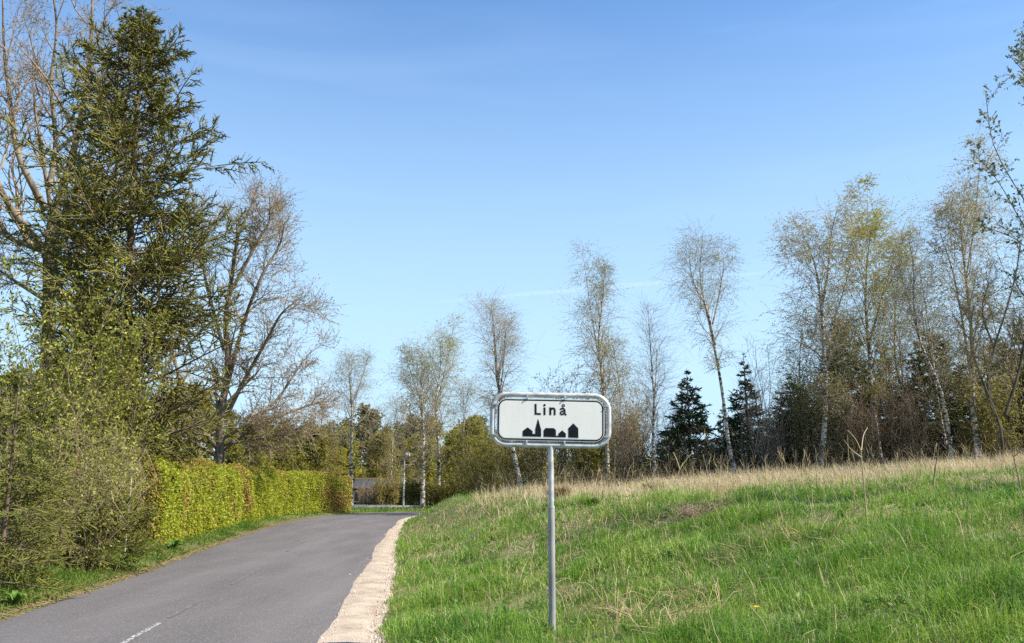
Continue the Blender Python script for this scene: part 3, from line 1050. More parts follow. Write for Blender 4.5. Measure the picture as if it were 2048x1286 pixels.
# ------------------------------------------------------------------ big trees on the left
# tall spruce
f, tr = trunk_pts([(262, 960), (255, 760), (258, 560), (268, 330), (281, 120), (287, 14)], 23.0, 22, 0.03)
conifer('spruce_tree', 'tall dark green spruce with upswept branches towering above the hedge', f, tr, 0.17, 215, 4.0, (56, 88), 0.040, 20, (0.45, 1.0), 8, (0.10, 0.26), 0.06, 'spruce', 0.0175, 2, 0.05, whorl=34, planar=0.9, droop2=0.0,
        prof=lambda t: (0.03 + 0.97 * np.clip((1 - t) / 0.5, 0, 1)) * (0.40 + 0.60 * rng.random(len(t))))
# second, thinner spruce behind it
f, tr = trunk_pts([(150, 960), (152, 760), (160, 600), (155, 500), (150, 420), (146, 350)], 26.0, 18, 0.05)
conifer('spruce_tree', 'slender spruce half hidden behind the left of the tallest spruce', f, tr, 0.13, 46, 1.9, (50, 80), 0.06, 10, (0.4, 0.8), 5, (0.14, 0.3), 0.15, 'spruce', 0.016, 4, 0.045, 0.55, planar=0.8)

# many-stemmed bare tree at the left edge
f = base(95, 27.0)


def rel(pts, Y, f, jy=0.5):
    q = np.array([at(a, b, Y) - f for a, b in pts])
    q[1:, 1] += np.cumsum(rng.normal(0, jy, len(q) - 1))
    return q


tr = resample(np.vstack([[0, 0, -0.2], rel([(92, 800), (88, 640), (80, 480), (95, 380), (120, 280), (150, 150), (165, 30), (170, -60)], 27, f, 0.15)]), 18)
lim = [(rel([(80, 490), (40, 420), (10, 340), (-20, 240), (-50, 100)], 27, f), 0.13), (rel([(92, 420), (60, 330), (40, 230), (25, 110), (20, -20)], 27, f), 0.12),
       (rel([(85, 470), (150, 420), (200, 350), (230, 260), (240, 160)], 27, f), 0.10), (rel([(100, 370), (95, 270), (90, 160), (100, 40), (95, -60)], 27, f), 0.10),
       (rel([(84, 500), (30, 480), (-30, 430), (-90, 380)], 27, f), 0.12), (rel([(90, 620), (150, 540), (200, 480), (260, 400)], 27, f), 0.08),
       (rel([(115, 300), (190, 220), (215, 120), (225, 30)], 27, f), 0.07), (rel([(90, 600), (30, 560), (-30, 520)], 27, f), 0.07)]
lv = [dict(bias=1.15, n=11, t0=0.25, t1=1.0, Ln=(1.3, 2.6), ang=(25, 55), K=6, up=0.05, noise=0.14, rr=0.5, rtip=0.3, rmin=0.012),
      dict(n=8, t0=0.15, t1=1.0, Ln=(0.5, 1.2), ang=(25, 55), K=5, up=0.05, noise=0.17, rr=0.6, rtip=0.4, rmin=0.008),
      dict(n=8, t0=0.15, t1=1.0, Ln=(0.25, 0.6), ang=(25, 60), K=3, up=0.07, noise=0.2, rr=0.7, rtip=0.5, rmin=0.0055)]
bare_tree('broadleaf_tree', 'large many-stemmed tree with pinkish buds at the left edge', f, tr, 0.26, lv, leaf='bud', nl=5, lsize=0.055, limbs=lim, r1tip=0.02, twig='pale_twig', bark='pale_bark')

# spreading bare tree behind the hedge
def rel2(pts, Y, f, jy=0.5):
    return rel([(a - 22, b) for a, b in pts], Y, f, jy)


f = base(440, 36.0)
tr = resample(np.vstack([[0, 0, -0.2], rel2([(462, 890), (470, 820), (478, 740), (470, 640), (478, 560), (488, 470), (510, 400), (530, 350)], 36, f, 0.2)]), 18)
lim = [(rel2([(462, 905), (500, 870), (560, 830), (620, 800), (650, 790)], 36, f), 0.10), (rel2([(466, 850), (510, 770), (560, 690), (600, 640), (632, 610)], 36, f), 0.11),
       (rel2([(460, 900), (420, 830), (390, 720), (370, 600), (365, 480)], 36, f), 0.11), (rel2([(474, 780), (520, 640), (560, 560), (590, 500), (612, 470)], 36, f), 0.10),
       (rel2([(470, 700), (430, 560), (420, 480), (418, 420)], 36, f), 0.09), (rel2([(475, 600), (530, 470), (556, 440), (566, 400)], 36, f), 0.09),
       (rel2([(464, 880), (520, 850), (570, 800), (610, 740), (635, 690)], 36, f), 0.09), (rel2([(460, 915), (410, 880), (350, 850), (300, 800)], 36, f), 0.09),
       (rel2([(464, 890), (540, 880), (590, 870), (640, 850)], 36, f), 0.06)]
lv = [dict(n=13, t0=0.2, t1=0.95, bias=1.3, Ln=(0.7, 1.5), ang=(25, 60), K=6, up=0.03, noise=0.15, rr=0.5, rtip=0.3, rmin=0.014),
      dict(n=8, t0=0.15, t1=1.0, Ln=(0.5, 1.2), ang=(25, 60), K=5, up=0.03, noise=0.18, rr=0.6, rtip=0.4, rmin=0.009),
      dict(n=8, t0=0.15, t1=1.0, Ln=(0.25, 0.6), ang=(25, 60), K=3, up=0.03, noise=0.2, rr=0.7, rtip=0.5, rmin=0.006)]
bare_tree('broadleaf_tree', 'spreading bare tree with brown twigs rising behind the clipped hedge', f, tr, 0.2, lv, leaf='bud', nl=6, lsize=0.06, limbs=lim, r1tip=0.02, twig='pale_twig', bark='pale_bark')

def ground_at(px, py, y0=4.0, y1=45.0):
    ys_ = np.linspace(y0, y1, 1600)
    P_ = np.array([at(px, py, v) for v in ys_])
    k = int(np.argmax(P_[:, 2] < G(P_[:, 0], P_[:, 1])))
    p_ = P_[k].copy()
    p_[2] = float(G(p_[0], p_[1]))
    return p_


# ------------------------------------------------------------------ scrub on the left
bush('scrub_bush', 'tall yellow-green leafy scrub around the old trunk at the left edge', base(60, 19.8), 6.3, 2.2, 1.6, 30, 13, 9, 'scrub_leaf', 7, 0.07, ang=24, arch=-0.02)
bush('scrub_bush', 'leafy light green scrub below the tall spruce', base(190, 20.6), 5.2, 1.6, 1.3, 30, 13, 9, 'scrub_leaf', 6, 0.065, ang=20, arch=-0.02)
bush('dead_bush', 'tangle of dry brown twigs in front of the old left trunk', ground_at(115, 1140), 3.9, 1.3, 0.9, 22, 11, 8, 'scrub_leaf', 4, 0.05, twig='pale_twig', ang=20, arch=-0.05, r0=0.009, noise=0.22)
bush('dead_bush', 'low dry brown bramble between the two low spruces', ground_at(80, 1142), 1.6, 1.1, 0.7, 24, 8, 6, 'scrub_leaf', 4, 0.04, twig='pale_twig', ang=22, arch=-0.06, r0=0.008, noise=0.25)
bush('scrub_bush', 'brown twiggy shrub with a few leaves touching the near hedge end', base(212, 20.6), 2.2, 0.7, 0.6, 34, 11, 8, 'olive_leaf', 3, 0.05, ang=16, arch=-0.03, r0=0.012)
bush('scrub_bush', 'olive brown scrub behind the dry bramble', base(170, 19.4), 2.9, 1.3, 0.8, 40, 11, 8, 'scrub_leaf', 6, 0.05, ang=30, arch=-0.04, r0=0.012, twig='pale_twig')
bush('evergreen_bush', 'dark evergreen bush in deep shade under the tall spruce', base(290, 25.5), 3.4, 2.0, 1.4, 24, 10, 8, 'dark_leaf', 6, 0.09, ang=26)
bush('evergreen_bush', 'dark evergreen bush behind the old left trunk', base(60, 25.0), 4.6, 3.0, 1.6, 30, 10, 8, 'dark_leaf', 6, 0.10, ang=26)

f = ground_at(-8, 1180)
conifer('young_spruce', 'young spruce with hanging sprays at the left picture edge', f, resample([(0, 0, -0.1), (0.02, 0, 1.2), (0, 0, 2.75)], 10), 0.05, 42, 1.15, (70, 100), -0.03, 12, (0.25, 0.5), 6, (0.08, 0.17), 0.08, 'blue_spruce', 0.009, 8, 0.028, 0.6, cat='small tree', droop2=-0.08)
f = ground_at(212, 1140)
conifer('young_spruce', 'low bushy spruce on the verge in front of the scrub', f, resample([(0, 0, -0.1), (0.02, 0, 0.6), (0, 0, 1.25)], 8), 0.035, 34, 1.25, (70, 95), 0.03, 12, (0.25, 0.5), 6, (0.08, 0.17), 0.08, 'blue_spruce', 0.009, 8, 0.028, 0.5, cat='small tree')
f = ground_at(30, 1160)
conifer('young_spruce', 'young spruce behind the one at the left picture edge', f, resample([(0, 0, -0.1), (0.02, 0, 1.0), (0, 0, 2.2)], 8), 0.04, 34, 1.0, (70, 98), -0.02, 10, (0.25, 0.5), 5, (0.08, 0.17), 0.08, 'blue_spruce', 0.009, 6, 0.028, 0.6, cat='small tree')

# small pale board on a stick in the scrub
f = base(262, 18.3, 0.0)
root = thing('bird_table', f, 'small pale wooden board on a thin stick in the left scrub', 'bird table')
zt = at(262, 939, 18.3)[2] - f[2]
mb = MB()
mb.add(*tubes(np.array([[[0, 0, -0.2], [0.01, 0, zt - 0.012]]]), np.full((1, 2), 0.012), 6))
mb.build('stick', M['post_wood'], root)
mb = MB()
bx = np.array([[x, y, z] for z in (0, 0.035) for x, y in ((-0.1, -0.08), (0.1, -0.08), (0.1, 0.08), (-0.1, 0.08))]) + [0, 0, zt - 0.012]
mb.add(bx, [[0, 1, 2, 3], [4, 5, 6, 7], [0, 1, 5, 4], [1, 2, 6, 5], [2, 3, 7, 6], [3, 0, 4, 7]])
mb.build('board', M['board'], root)

# ------------------------------------------------------------------ far end of the road
# house
def box(b_, x0, x1, y0, y1, z0, z1):
    v = np.array([[x, y, z] for z in (z0, z1) for x, y in ((x0, y0), (x1, y0), (x1, y1), (x0, y1))])
    b_.add(v, [[3, 2, 1, 0], [4, 5, 6, 7], [0, 1, 5, 4], [1, 2, 6, 5], [2, 3, 7, 6], [3, 0, 4, 7]])


YH = 78.0
pL, pR = at(704, 958, YH), at(822, 958, YH)
f = np.array([(pL[0] + pR[0]) / 2, YH, 0.45])
hx = (pR[0] - pL[0]) / 2
zr_ = pL[2] - f[2]
house = thing('house', f, 'low house with grey roof and brown ridge half hidden behind bare bushes', 'house')
mb = MB(); box(mb, -hx + 0.1, hx * 0.28, 0.9, 5.0, -0.3, 1.7); mb.build('wall', M['wall_dark'], house)
mb = MB(); box(mb, hx * 0.28 + 0.003, hx + 1.5, 0.5, 5.0, -0.3, zr_ - 0.35); mb.build('annex_wall', M['wall_wood'], house)
# roof: front and back slope with thickness
rf = MB()
x0, x1 = -hx - 0.15, hx * 0.26
for ya, za, yb, zb in ((0.35, 1.45, 2.9, zr_ - 0.08), (5.5, 1.45, 2.9, zr_ - 0.08)):
    v = np.array([[x0, ya, za], [x1, ya, za], [x1, yb, zb], [x0, yb, zb]])
    rf.add(np.vstack([v, v + [0, 0, 0.10]]), [[0, 1, 2, 3], [4, 5, 6, 7], [0, 1, 5, 4], [1, 2, 6, 5], [2, 3, 7, 6], [3, 0, 4, 7]])
ro = rf.build('roof', M['slate'], house)
mb = MB(); box(mb, x0 - 0.05, x1 + 0.05, 2.72, 3.08, zr_ - 0.02, zr_ + 0.16); mb.build('ridge', M['ridge'], ro)
for k in range(7):        # standing sheet joints
    xx = x0 + 0.25 + k * (x1 - x0 - 0.4) / 6
    mb = MB()
    v = np.array([[xx - .02, 0.33, 1.555], [xx + .02, 0.33, 1.555], [xx + .02, 2.7, zr_ + 0.022], [xx - .02, 2.7, zr_ + 0.022]])
    mb.add(np.vstack([v, v + [0, 0, 0.03]]), [[4, 5, 6, 7], [0, 1, 5, 4], [1, 2, 6, 5], [3, 0, 4, 7]])
    mb.build('sheet_joint', M['slate'], ro)
mb = MB(); box(mb, hx * 0.28 - 0.1, hx + 1.7, 0.2, 5.2, zr_ - 0.34, zr_ - 0.2); mb.build('annex_roof', M['ridge'], house)
for xx in (-hx + 0.55, -hx + 1.75):
    mb = MB()
    for a in ((-0.5, -0.44, 0.3, 1.3), (0.44, 0.5, 0.3, 1.3), (-0.438, 0.438, 0.3, 0.36), (-0.438, 0.438, 1.24, 1.3), (-0.03, 0.03, 0.362, 1.238)):
        box(mb, xx + a[0], xx + a[1], 0.84, 0.93, a[2], a[3])
    wf = mb.build('window', M['rail_white'], house)
    mb = MB(); box(mb, xx - 0.44, xx + 0.44, 0.87, 0.897, 0.362, 1.238); mb.build('pane', M['glass'], wf)

# white rail fence
YF = 60.0
a, b = at(690, 1012, YF), at(846, 1014, YF)
f = np.array([(a[0] + b[0]) / 2, YF, float(G((a[0] + b[0]) / 2, YF))])
zt = (a[2] + b[2]) / 2 - f[2]
fence = thing('rail_fence', f, 'low white timber rail fence beyond the bend in the road', 'fence')
Lh = (b[0] - a[0]) / 2
k0 = 0
for x0, x1 in ((-Lh, -Lh * 0.34), (-Lh * 0.335, Lh * 0.33), (Lh * 0.335, Lh)):
    mb = MB(); box(mb, x0, x1, -0.03, 0.03, zt - 0.08, zt + 0.08); mb.build('rail', M['rail_white'], fence)
for x in np.linspace(-Lh + 0.1, Lh - 0.1, 6):
    mb = MB(); box(mb, x - 0.06, x + 0.06, 0.033, 0.15, -0.3, zt + 0.05); mb.build('post', M['post_wood'], fence)

# street lamp
YL = 59.0
f = base(808, YL)
lamp = thing('street_lamp', f, 'slim grey street lamp with a small white head beside the bend', 'street lamp')
zt = at(808, 914, YL)[2] - f[2]
mb = MB(); mb.add(*tubes(np.array([[[0, 0, -0.2], [0, 0, 0.9], [0, 0, 0.92], [0, 0, zt]]]), np.array([[0.062, 0.062, 0.048, 0.04]]), 12)); mb.build('pole', M['galv'], lamp, True)
mb = MB(); mb.add(*tubes(resample([(0, 0, zt - 0.05), (0.02, -0.02, zt + 0.06), (0.13, -0.1, zt + 0.12)], 6)[None], np.full((1, 6), 0.03), 8)); mb.build('bracket', M['black'], lamp, True)
mb = MB()
prof_ = [(0.0, 0.17), (0.1, 0.155), (0.165, 0.09), (0.185, 0.0), (0.16, -0.06), (0.10, -0.10), (0.0, -0.11)]
S = 14
V = np.array([[0.2 + r_ * math.cos(k * 2 * PI / S), -0.14 + r_ * math.sin(k * 2 * PI / S), zt + 0.13 + z_] for r_, z_ in prof_ for k in range(S)])
mb.add(V, [[i * S + j, i * S + (j + 1) % S, (i + 1) * S + (j + 1) % S, (i + 1) * S + j] for i in range(len(prof_) - 1) for j in range(S)])
mb.build('lamp_head', M['lamp_white'], lamp, True)

# ------------------------------------------------------------------ birches, from the road bend to the right
birch('birch_tree', 'young pale birch beside the house behind the far hedge end', [(704, None), (703, 900), (704, 820), (700, 760), (697, 728)], 64, 0.17, 28, 8, 7, 'birch_green', 4, 0.055, 1.3, t0=0.25)
birch('birch_tree', 'birch with white trunk next to the street lamp', [(846, None), (847, 900), (845, 830), (843, 770), (846, 712)], 58, 0.17, 36, 8, 7, 'birch_green', 7, 0.055, 1.3, t0=0.1)
birch('birch_tree', 'olive brown birch just right of the white-trunked one by the lamp', [(880, None), (876, 880), (872, 800), (880, 740), (882, 690)], 62, 0.15, 36, 8, 7, 'birch_yellow', 7, 0.055, 1.4, t0=0.1)
birch('birch_tree', 'grey bare birch rising directly behind the left half of the sign', [(1046, None), (1024, 890), (1000, 790), (990, 700), (988, 655), (982, 610)], 46, 0.15, 28, 8, 7, 'birch_bronze', 4, 0.036, 1.1, t0=0.28, limbs=[([(1000, 790), (1008, 720), (1012, 660)], 0.05)])
birch('birch_tree', 'tall narrow birch behind the right half of the sign', [(1215, None), (1212, 860), (1205, 760), (1198, 680), (1205, 600), (1210, 535)], 44, 0.14, 34, 8, 7, 'birch_green', 9, 0.038, 0.95, t0=0.22)
birch('birch_tree', 'thin grey sapling with upright bare twigs right of the sign', [(1312, None), (1308, 880), (1306, 800), (1300, 700), (1296, 620)], 38, 0.09, 26, 7, 5, None, 0, 0.05, 0.9, t0=0.3, droop=0.05)
birch('birch_tree', 'leaning white birch standing free against the sky', [(1478, None), (1462, 900), (1448, 800), (1430, 700), (1412, 620), (1400, 550), (1404, 475)], 37, 0.115, 20, 8, 7, 'birch_green', 9, 0.034, 0.95, t0=0.42, forks=0,
      limbs=[([(1422, 660), (1440, 600), (1447, 540), (1452, 505)], 0.04), ([(1430, 690), (1405, 620), (1385, 560), (1378, 500)], 0.055)])
birch('birch_tree', 'tall bronze-tipped birch at the left of the right-hand group', [(1640, None), (1648, 820), (1645, 700), (1640, 600), (1630, 520), (1600, 450)], 37, 0.14, 27, 9, 7, 'birch_bronze', 14, 0.046, 1.15, t0=0.17, limbs=[([(1642, 620), (1655, 540), (1668, 470), (1672, 420)], 0.07)])
birch('birch_tree', 'yellow-green leafing birch in the middle of the right-hand group', [(1765, None), (1742, 800), (1738, 700), (1728, 600), (1735, 520), (1740, 460)], 38, 0.13, 28, 9, 7, 'birch_yellow', 16, 0.052, 1.2, t0=0.17, limbs=[([(1738, 690), (1760, 600), (1785, 540), (1800, 490)], 0.06)])
birch('birch_tree', 'slender leaning birch with sparse bare crown in the right-hand group', [(1910, None), (1880, 790), (1845, 690), (1825, 610), (1830, 540), (1815, 475)], 35, 0.095, 20, 7, 6, 'birch_bronze', 2, 0.045, 0.9, t0=0.38)
birch('birch_tree', 'tallest bronze birch of the right-hand group', [(1962, None), (1945, 800), (1938, 680), (1925, 560), (1915, 470), (1920, 402)], 34, 0.135, 30, 9, 7, 'birch_bronze', 14, 0.046, 1.15, t0=0.17, limbs=[([(1940, 740), (1925, 640), (1900, 540), (1890, 460)], 0.06)])
birch('birch_tree', 'thin pale birch between the two fuller right-hand birches', [(1880, None), (1850, 840), (1800, 760), (1790, 660), (1795, 560), (1800, 480)], 42, 0.10, 24, 8, 7, 'birch_green', 2, 0.05, 0.9, t0=0.4)

# alder-like dark tree at the right edge
f = base(2010, 29.0)
tr = resample(np.vstack([[0, 0, -0.2], rel([(2000, 850), (1975, 780), (1985, 700), (2010, 620), (2030, 540), (2040, 480)], 29, f, 0.1)]), 14)
lim = [(rel([(1988, 820), (1955, 740), (1940, 680), (1950, 610)], 29, f, 0.2), 0.05), (rel([(1990, 700), (1975, 620), (1985, 560)], 29, f, 0.2), 0.04), (rel([(2010, 830), (2040, 740), (2060, 640), (2080, 520)], 29, f, 0.2), 0.06)]
lv = [dict(n=12, t0=0.2, t1=1.0, Ln=(0.9, 1.8), ang=(25, 60), K=6, up=0.04, noise=0.15, rr=0.5, rtip=0.3, rmin=0.009),
      dict(n=8, t0=0.15, t1=1.0, Ln=(0.35, 0.8), ang=(25, 60), K=5, up=0.03, noise=0.18, rr=0.6, rtip=0.4, rmin=0.006),
      dict(n=6, t0=0.15, t1=1.0, Ln=(0.15, 0.35), ang=(25, 60), K=4, up=0.03, noise=0.2, rr=0.7, rtip=0.5, rmin=0.0045)]
crook = bare_tree('broadleaf_tree', 'dark crooked tree with small green buds at the right edge', f, tr, 0.045, lv, leaf='silver_leaf', nl=3, lsize=0.045, limbs=lim, r1tip=0.02)

for px_, Y_, sc_, rz_, lab_ in ((1700, 43.0, 1.05, 1.2, 'crooked grey tree between the two left birches of the right-hand group'), (1800, 41.0, 0.95, 2.6, 'crooked grey tree right of the yellow-green birch'),
                                (1895, 42.0, 1.0, 4.0, 'crooked grey tree behind the brownish dense fir'), (2080, 36.0, 1.1, 5.0, 'crooked grey tree cut by the right picture edge')):
    dup(crook, base(px_, Y_), rz_, sc_, lab_)

sap = birch('birch_tree', 'young thin birch with low fine twigs left of the bronze-tipped birch', [(1600, None), (1603, 840), (1598, 740), (1606, 640)], 40, 0.06, 24, 7, 6, 'birch_green', 7, 0.04, 1.1, t0=0.15)
for px_, Y_, sc_, rz_, lab_ in ((1690, 40.5, 1.1, 1.0, 'young thin birch between the bronze-tipped and the yellow-green birch'), (1835, 39, 1.15, 2.3, 'young thin birch between the yellow-green and the leaning birch'), (1905, 38, 1.2, 3.4, 'young thin birch just left of the tallest bronze birch'),
                                (1000, 58, 1.1, 4.4, 'young thin birch over the bank crest left of the sign'), (925, 60, 1.2, 5.2, 'young thin birch right of the two birches by the lamp'), (775, 74, 1.25, 0.5, 'young thin birch in front of the house between lamp and hedge'), (1255, 42, 1.0, 2.9, 'young thin birch right of the sign frame')):
    dup(sap, base(px_, Y_), rz_, sc_, lab_)

# blossoming tree whose branches reach in at the right edge
YB = 13.3
f = base(2330, YB)
tr = resample(np.vstack([[0, 0, -0.2], rel([(2325, 850), (2310, 650), (2300, 450), (2305, 240), (2310, 60), (2320, -60)], YB, f, 0.08)]), 14)
lim = [(rel([(2305, 700), (2190, 500), (2100, 340), (2030, 230), (1972, 148)], YB, f, 0.2), 0.014), (rel([(2308, 760), (2170, 580), (2070, 430), (1990, 300), (1955, 202)], YB, f, 0.2), 0.014),
       (rel([(2308, 780), (2160, 590), (2070, 440), (2010, 355), (1942, 298)], YB, f, 0.2), 0.013), (rel([(2310, 860), (2170, 700), (2080, 560), (2020, 490), (1962, 440)], YB, f, 0.2), 0.013),
       (rel([(2305, 660), (2190, 440), (2110, 250), (2070, 80)], YB, f, 0.2), 0.014), (rel([(2310, 880), (2170, 760), (2080, 640), (2020, 560)], YB, f, 0.2), 0.013)]
for k in range(54):                 # the part of the crown beyond the picture edge
    a_ = 2.4 * k
    q0 = np.array([0.0, 0, 2.0 + 3.0 * rng.random()])
    d_ = np.array([math.cos(a_) * 1.5 + 1.0, math.sin(a_) * 0.8, 0.5 + 0.6 * rng.random()])
    lim.append((np.array([q0, q0 + d_ * 0.8, q0 + d_ * 1.7 + [0, 0, .3], q0 + d_ * 2.4 + [0, 0, .8]]), 0.026))
lv = [dict(n=11, t0=0.15, t1=0.97, Ln=(0.15, 0.42), ang=(18, 50), K=6, up=0.04, noise=0.10, rr=0.5, rtip=0.3, rmin=0.004),
      dict(n=6, t0=0.1, t1=1.0, Ln=(0.08, 0.26), ang=(35, 65), K=3, up=0.03, noise=0.15, rr=0.6, rtip=0.5, rmin=0.003)]
bt = bare_tree('blossom_tree', 'flowering tree whose long budding branches reach in at the right edge', f, tr, 0.07, lv, leaf='silver_leaf', nl=9, lsize=0.05, limbs=lim, r1tip=0.012, twig='birch_twig', wid=0.6)
# blossoms sit along the same branches
lp = np.concatenate([resample(q, 14)[None] for q, _ in lim])
p1, _, _ = sprout(lp, np.full(lp.shape[:2], 0.01), 11, 0.25, 0.95, (0.15, 0.6), (18, 50), 5, 0.04, 0.1)
p, d = on_twigs(p1, 8)
mb = MB()
p = np.repeat(p[rng.random(len(p)) < 0.5], 5, axis=0)
mb.add(*leafquads(p + rng.normal(0, 0.012, p.shape), 0.016, 0.9))
mb.build('blossoms', M['blossom'], bt)

# ------------------------------------------------------------------ firs of the belt
f = base(1382, 39.0)
firA = conifer('fir_tree', 'dark fir left of the leaning birch, its pointed top free against the sky', f, resample([(0, 0, -0.1), (0.02, 0, 2.4), (0, 0, at(1380, 737, 39)[2] - f[2])], 14), 0.09, 92, 2.0, (72, 95), 0.02, 11, (0.35, 0.65), 4, (0.14, 0.3), 0.03, 'fir', 0.025, 2, 0.06, 1.0, planar=0.35, whorl=15)
f = base(1500, 41.0)
firB = conifer('fir_tree', 'tall slim fir right of the leaning birch with a long leader', f, resample([(0, 0, -0.1), (0.02, 0, 2.8), (0, 0, at(1500, 703, 41)[2] - f[2])], 14), 0.09, 86, 1.85, (70, 92), 0.03, 11, (0.35, 0.65), 4, (0.14, 0.3), 0.03, 'fir', 0.025, 2, 0.06, 1.15, planar=0.35, whorl=15)
f = base(1700, 41.5)
firC = conifer('fir_tree', 'broad dense fir among the middle birches of the right-hand group', f, resample([(0, 0, -0.1), (0.02, 0, 3.2), (0, 0, at(1700, 640, 41.5)[2] - f[2])], 14), 0.11, 105, 2.5, (62, 92), 0.03, 11, (0.4, 0.8), 4, (0.16, 0.32), 0.03, 'spruce', 0.028, 2, 0.08, 0.62, planar=0.8)
f = base(1885, 39.5)
firD = conifer('fir_tree', 'brownish dense fir behind the leaning birch of the right-hand group', f, resample([(0, 0, -0.1), (0.02, 0, 3), (0, 0, at(1882, 665, 39.5)[2] - f[2])], 14), 0.11, 105, 2.5, (62, 95), 0.02, 11, (0.4, 0.8), 4, (0.16, 0.32), 0.03, 'fir_brown', 0.028, 2, 0.08, 0.5, planar=0.8)
for src, px, Y, sc, sz, lab in ((firA, 1592, 40.5, 1.0, 0.93, 'dark fir in the gap between the slim fir and the birch group'), (firB, 1452, 44, 0.75, 0.66, 'small fir peeping between the two pointed firs'),
                                (firC, 1790, 43, 0.95, 0.80, 'dark fir behind the yellow-green birch'), (firD, 2020, 40, 1.0, 0.95, 'brownish fir behind the dark crooked tree at the right edge'),
                                (firA, 1655, 43, 0.95, 0.9, 'shaded fir left behind the broad dense fir'), (firD, 1955, 44, 0.95, 0.88, 'brownish fir behind the tallest bronze birch'),
                                (firC, 2110, 38, 1.0, 0.9, 'dark fir cut off by the right picture edge'), (firA, 1545, 44.5, 0.9, 0.7, 'low fir half hidden between two pointed firs'),
                                (firB, 1745, 45, 1.05, 1.0, 'slim fir in the back row behind the yellow-green birch trunk'), (firB, 1845, 45, 1.0, 0.9, 'slim fir in the back row left of the brownish dense one'),
                                (firD, 1610, 46, 0.9, 0.66, 'low brownish spruce in the back row left of the birch group'), (firC, 2070, 42, 1.0, 1.0, 'dark spruce behind the crooked tree at the right edge'),
                                (firA, 1420, 45, 0.95, 0.5, 'low dark fir in the back row behind the leaning birch'), (firC, 1500, 46, 0.9, 0.5, 'low dark spruce in the back row behind the slim fir'),
                                (firA, 1335, 44, 0.85, 0.6, 'low fir peeping out left of the first pointed fir')):
    dup(src, base(px, Y), rng.random() * 6.28, sc, lab, None, sz)

# ------------------------------------------------------------------ shrubs and small trees of the belt, middle
shr = [
    ('olive_leaf', 'twig', 960, 50, 4.6, 1.7, 'olive leafing shrub left below the sign', 9),
    ('olive_leaf', 'pale_twig', 1040, 48, 4.2, 1.8, 'olive leafing shrub right under the sign panel', 9),
    ('silver_leaf', 'twig', 1130, 47, 6.6, 2.0, 'silver-green shrub rising above the sign panel', 6),
    ('olive_leaf', 'twig', 1185, 45, 4.4, 1.8, 'green shrub just right of the sign post', 9),
    ('silver_leaf', 'birch_twig', 1250, 45, 5.4, 1.6, 'grey-green shrub right of the sign frame', 4),
    (None, 'pale_twig', 1262, 41, 4.6, 1.4, 'brown leafless thicket left of the pointed firs', 0),
    (None, 'twig', 1345, 40, 3.6, 1.5, 'dark leafless thicket in front of the first pointed fir', 0),
    (None, 'birch_twig', 1540, 38.5, 5.6, 1.5, 'leafless grey shrub in front of the slim fir', 0),
    ('olive_leaf', 'twig', 1620, 38.5, 5.2, 1.5, 'olive shrub at the foot of the bronze-tipped birch', 4),
    ('silver_leaf', 'twig', 1650, 37.5, 4.4, 1.3, 'grey-green shrub in front of the broad dense fir', 4),
    (None, 'pale_twig', 1730, 37, 3.2, 1.2, 'pale forked dry shrub in front of the yellow-green birch', 0),
    (None, 'twig', 1830, 36.5, 4.0, 1.6, 'dark leafless thicket left of the leaning right-hand birch', 0),
    ('olive_leaf', 'twig', 1990, 34, 3.8, 1.5, 'olive shrub below the tallest bronze birch', 4),
    (None, 'birch_twig', 1075, 52, 7.2, 1.6, 'grey leafless sapling clump behind the sign', 0),
]
for lf, tw, px, Y, h, rx, lab, nl in shr:
    bush('shrub', lab, base(px, Y), h, rx, rx * 0.8, 22, 9, 8, lf, nl, 0.075, twig=tw, ang=15, arch=0.0, r0=0.022, L3=(0.25, 0.6), rmin=0.005)

# dense twiggy undergrowth at the foot of the belt
def undergrowth():
    n = 1500
    px = 960 + 1220 * rng.random(n) ** 0.75
    Y = 35.0 + 9.0 * rng.random(n)
    keep = np.ones(n, bool)
    x = (px - 1024) / FPX * Y * 1.02
    ok = off_road(x, Y) > 1.5
    x, Y = x[ok], Y[ok]
    n = len(x)
    z = G(x, Y)
    h = (0.5 + 1.6 * rng.random(n) ** 2) * np.where(x > 5, 1.25, 0.8)
    P = np.empty((n, 5, 3))
    P[:, 0] = np.column_stack([x, Y, z - 0.05])
    D = nrm(np.column_stack([rng.normal(0, 0.25, n), rng.normal(0, 0.25, n), np.ones(n)]))
    for k in range(1, 5):
        D = nrm(D + rng.normal(0, 0.18, (n, 3)))
        P[:, k] = P[:, k - 1] + D * (h / 4)[:, None]
    Rd = (0.006 + 0.006 * rng.random((n, 1))) * np.linspace(1, 0.4, 5)[None]
    b_ = MB()
    b_.add(*tubes(P, Rd, 3))
    P, Rd = P[:, ::2], Rd[:, ::2]
    b2, r2, _ = sprout(P, Rd, 4, 0.25, 1.0, (0.25, 0.7), (25, 70), 3, 0.0, 0.2, 0.7, 0.5, 0.0045)
    b_.add(*tubes(b2, r2, 3))
    o = b_.build('undergrowth', M['twig'])
    tag(o, 'dense brown leafless twigs growing at the foot of the trees', 'undergrowth', kind='stuff')
    # dead leaves hanging in it
    p, d = on_twigs(b2[rng.random(len(b2)) < 0.8], 4)
    b_ = MB()
    b_.add(*leafquads(p, 0.08 * (0.6 + 0.8 * rng.random(len(p))), 0.5))
    tag(b_.build('undergrowth_leaves', M['fir_brown']), 'dark withered leaves caught low in the undergrowth', 'leaves', kind='stuff')


undergrowth()


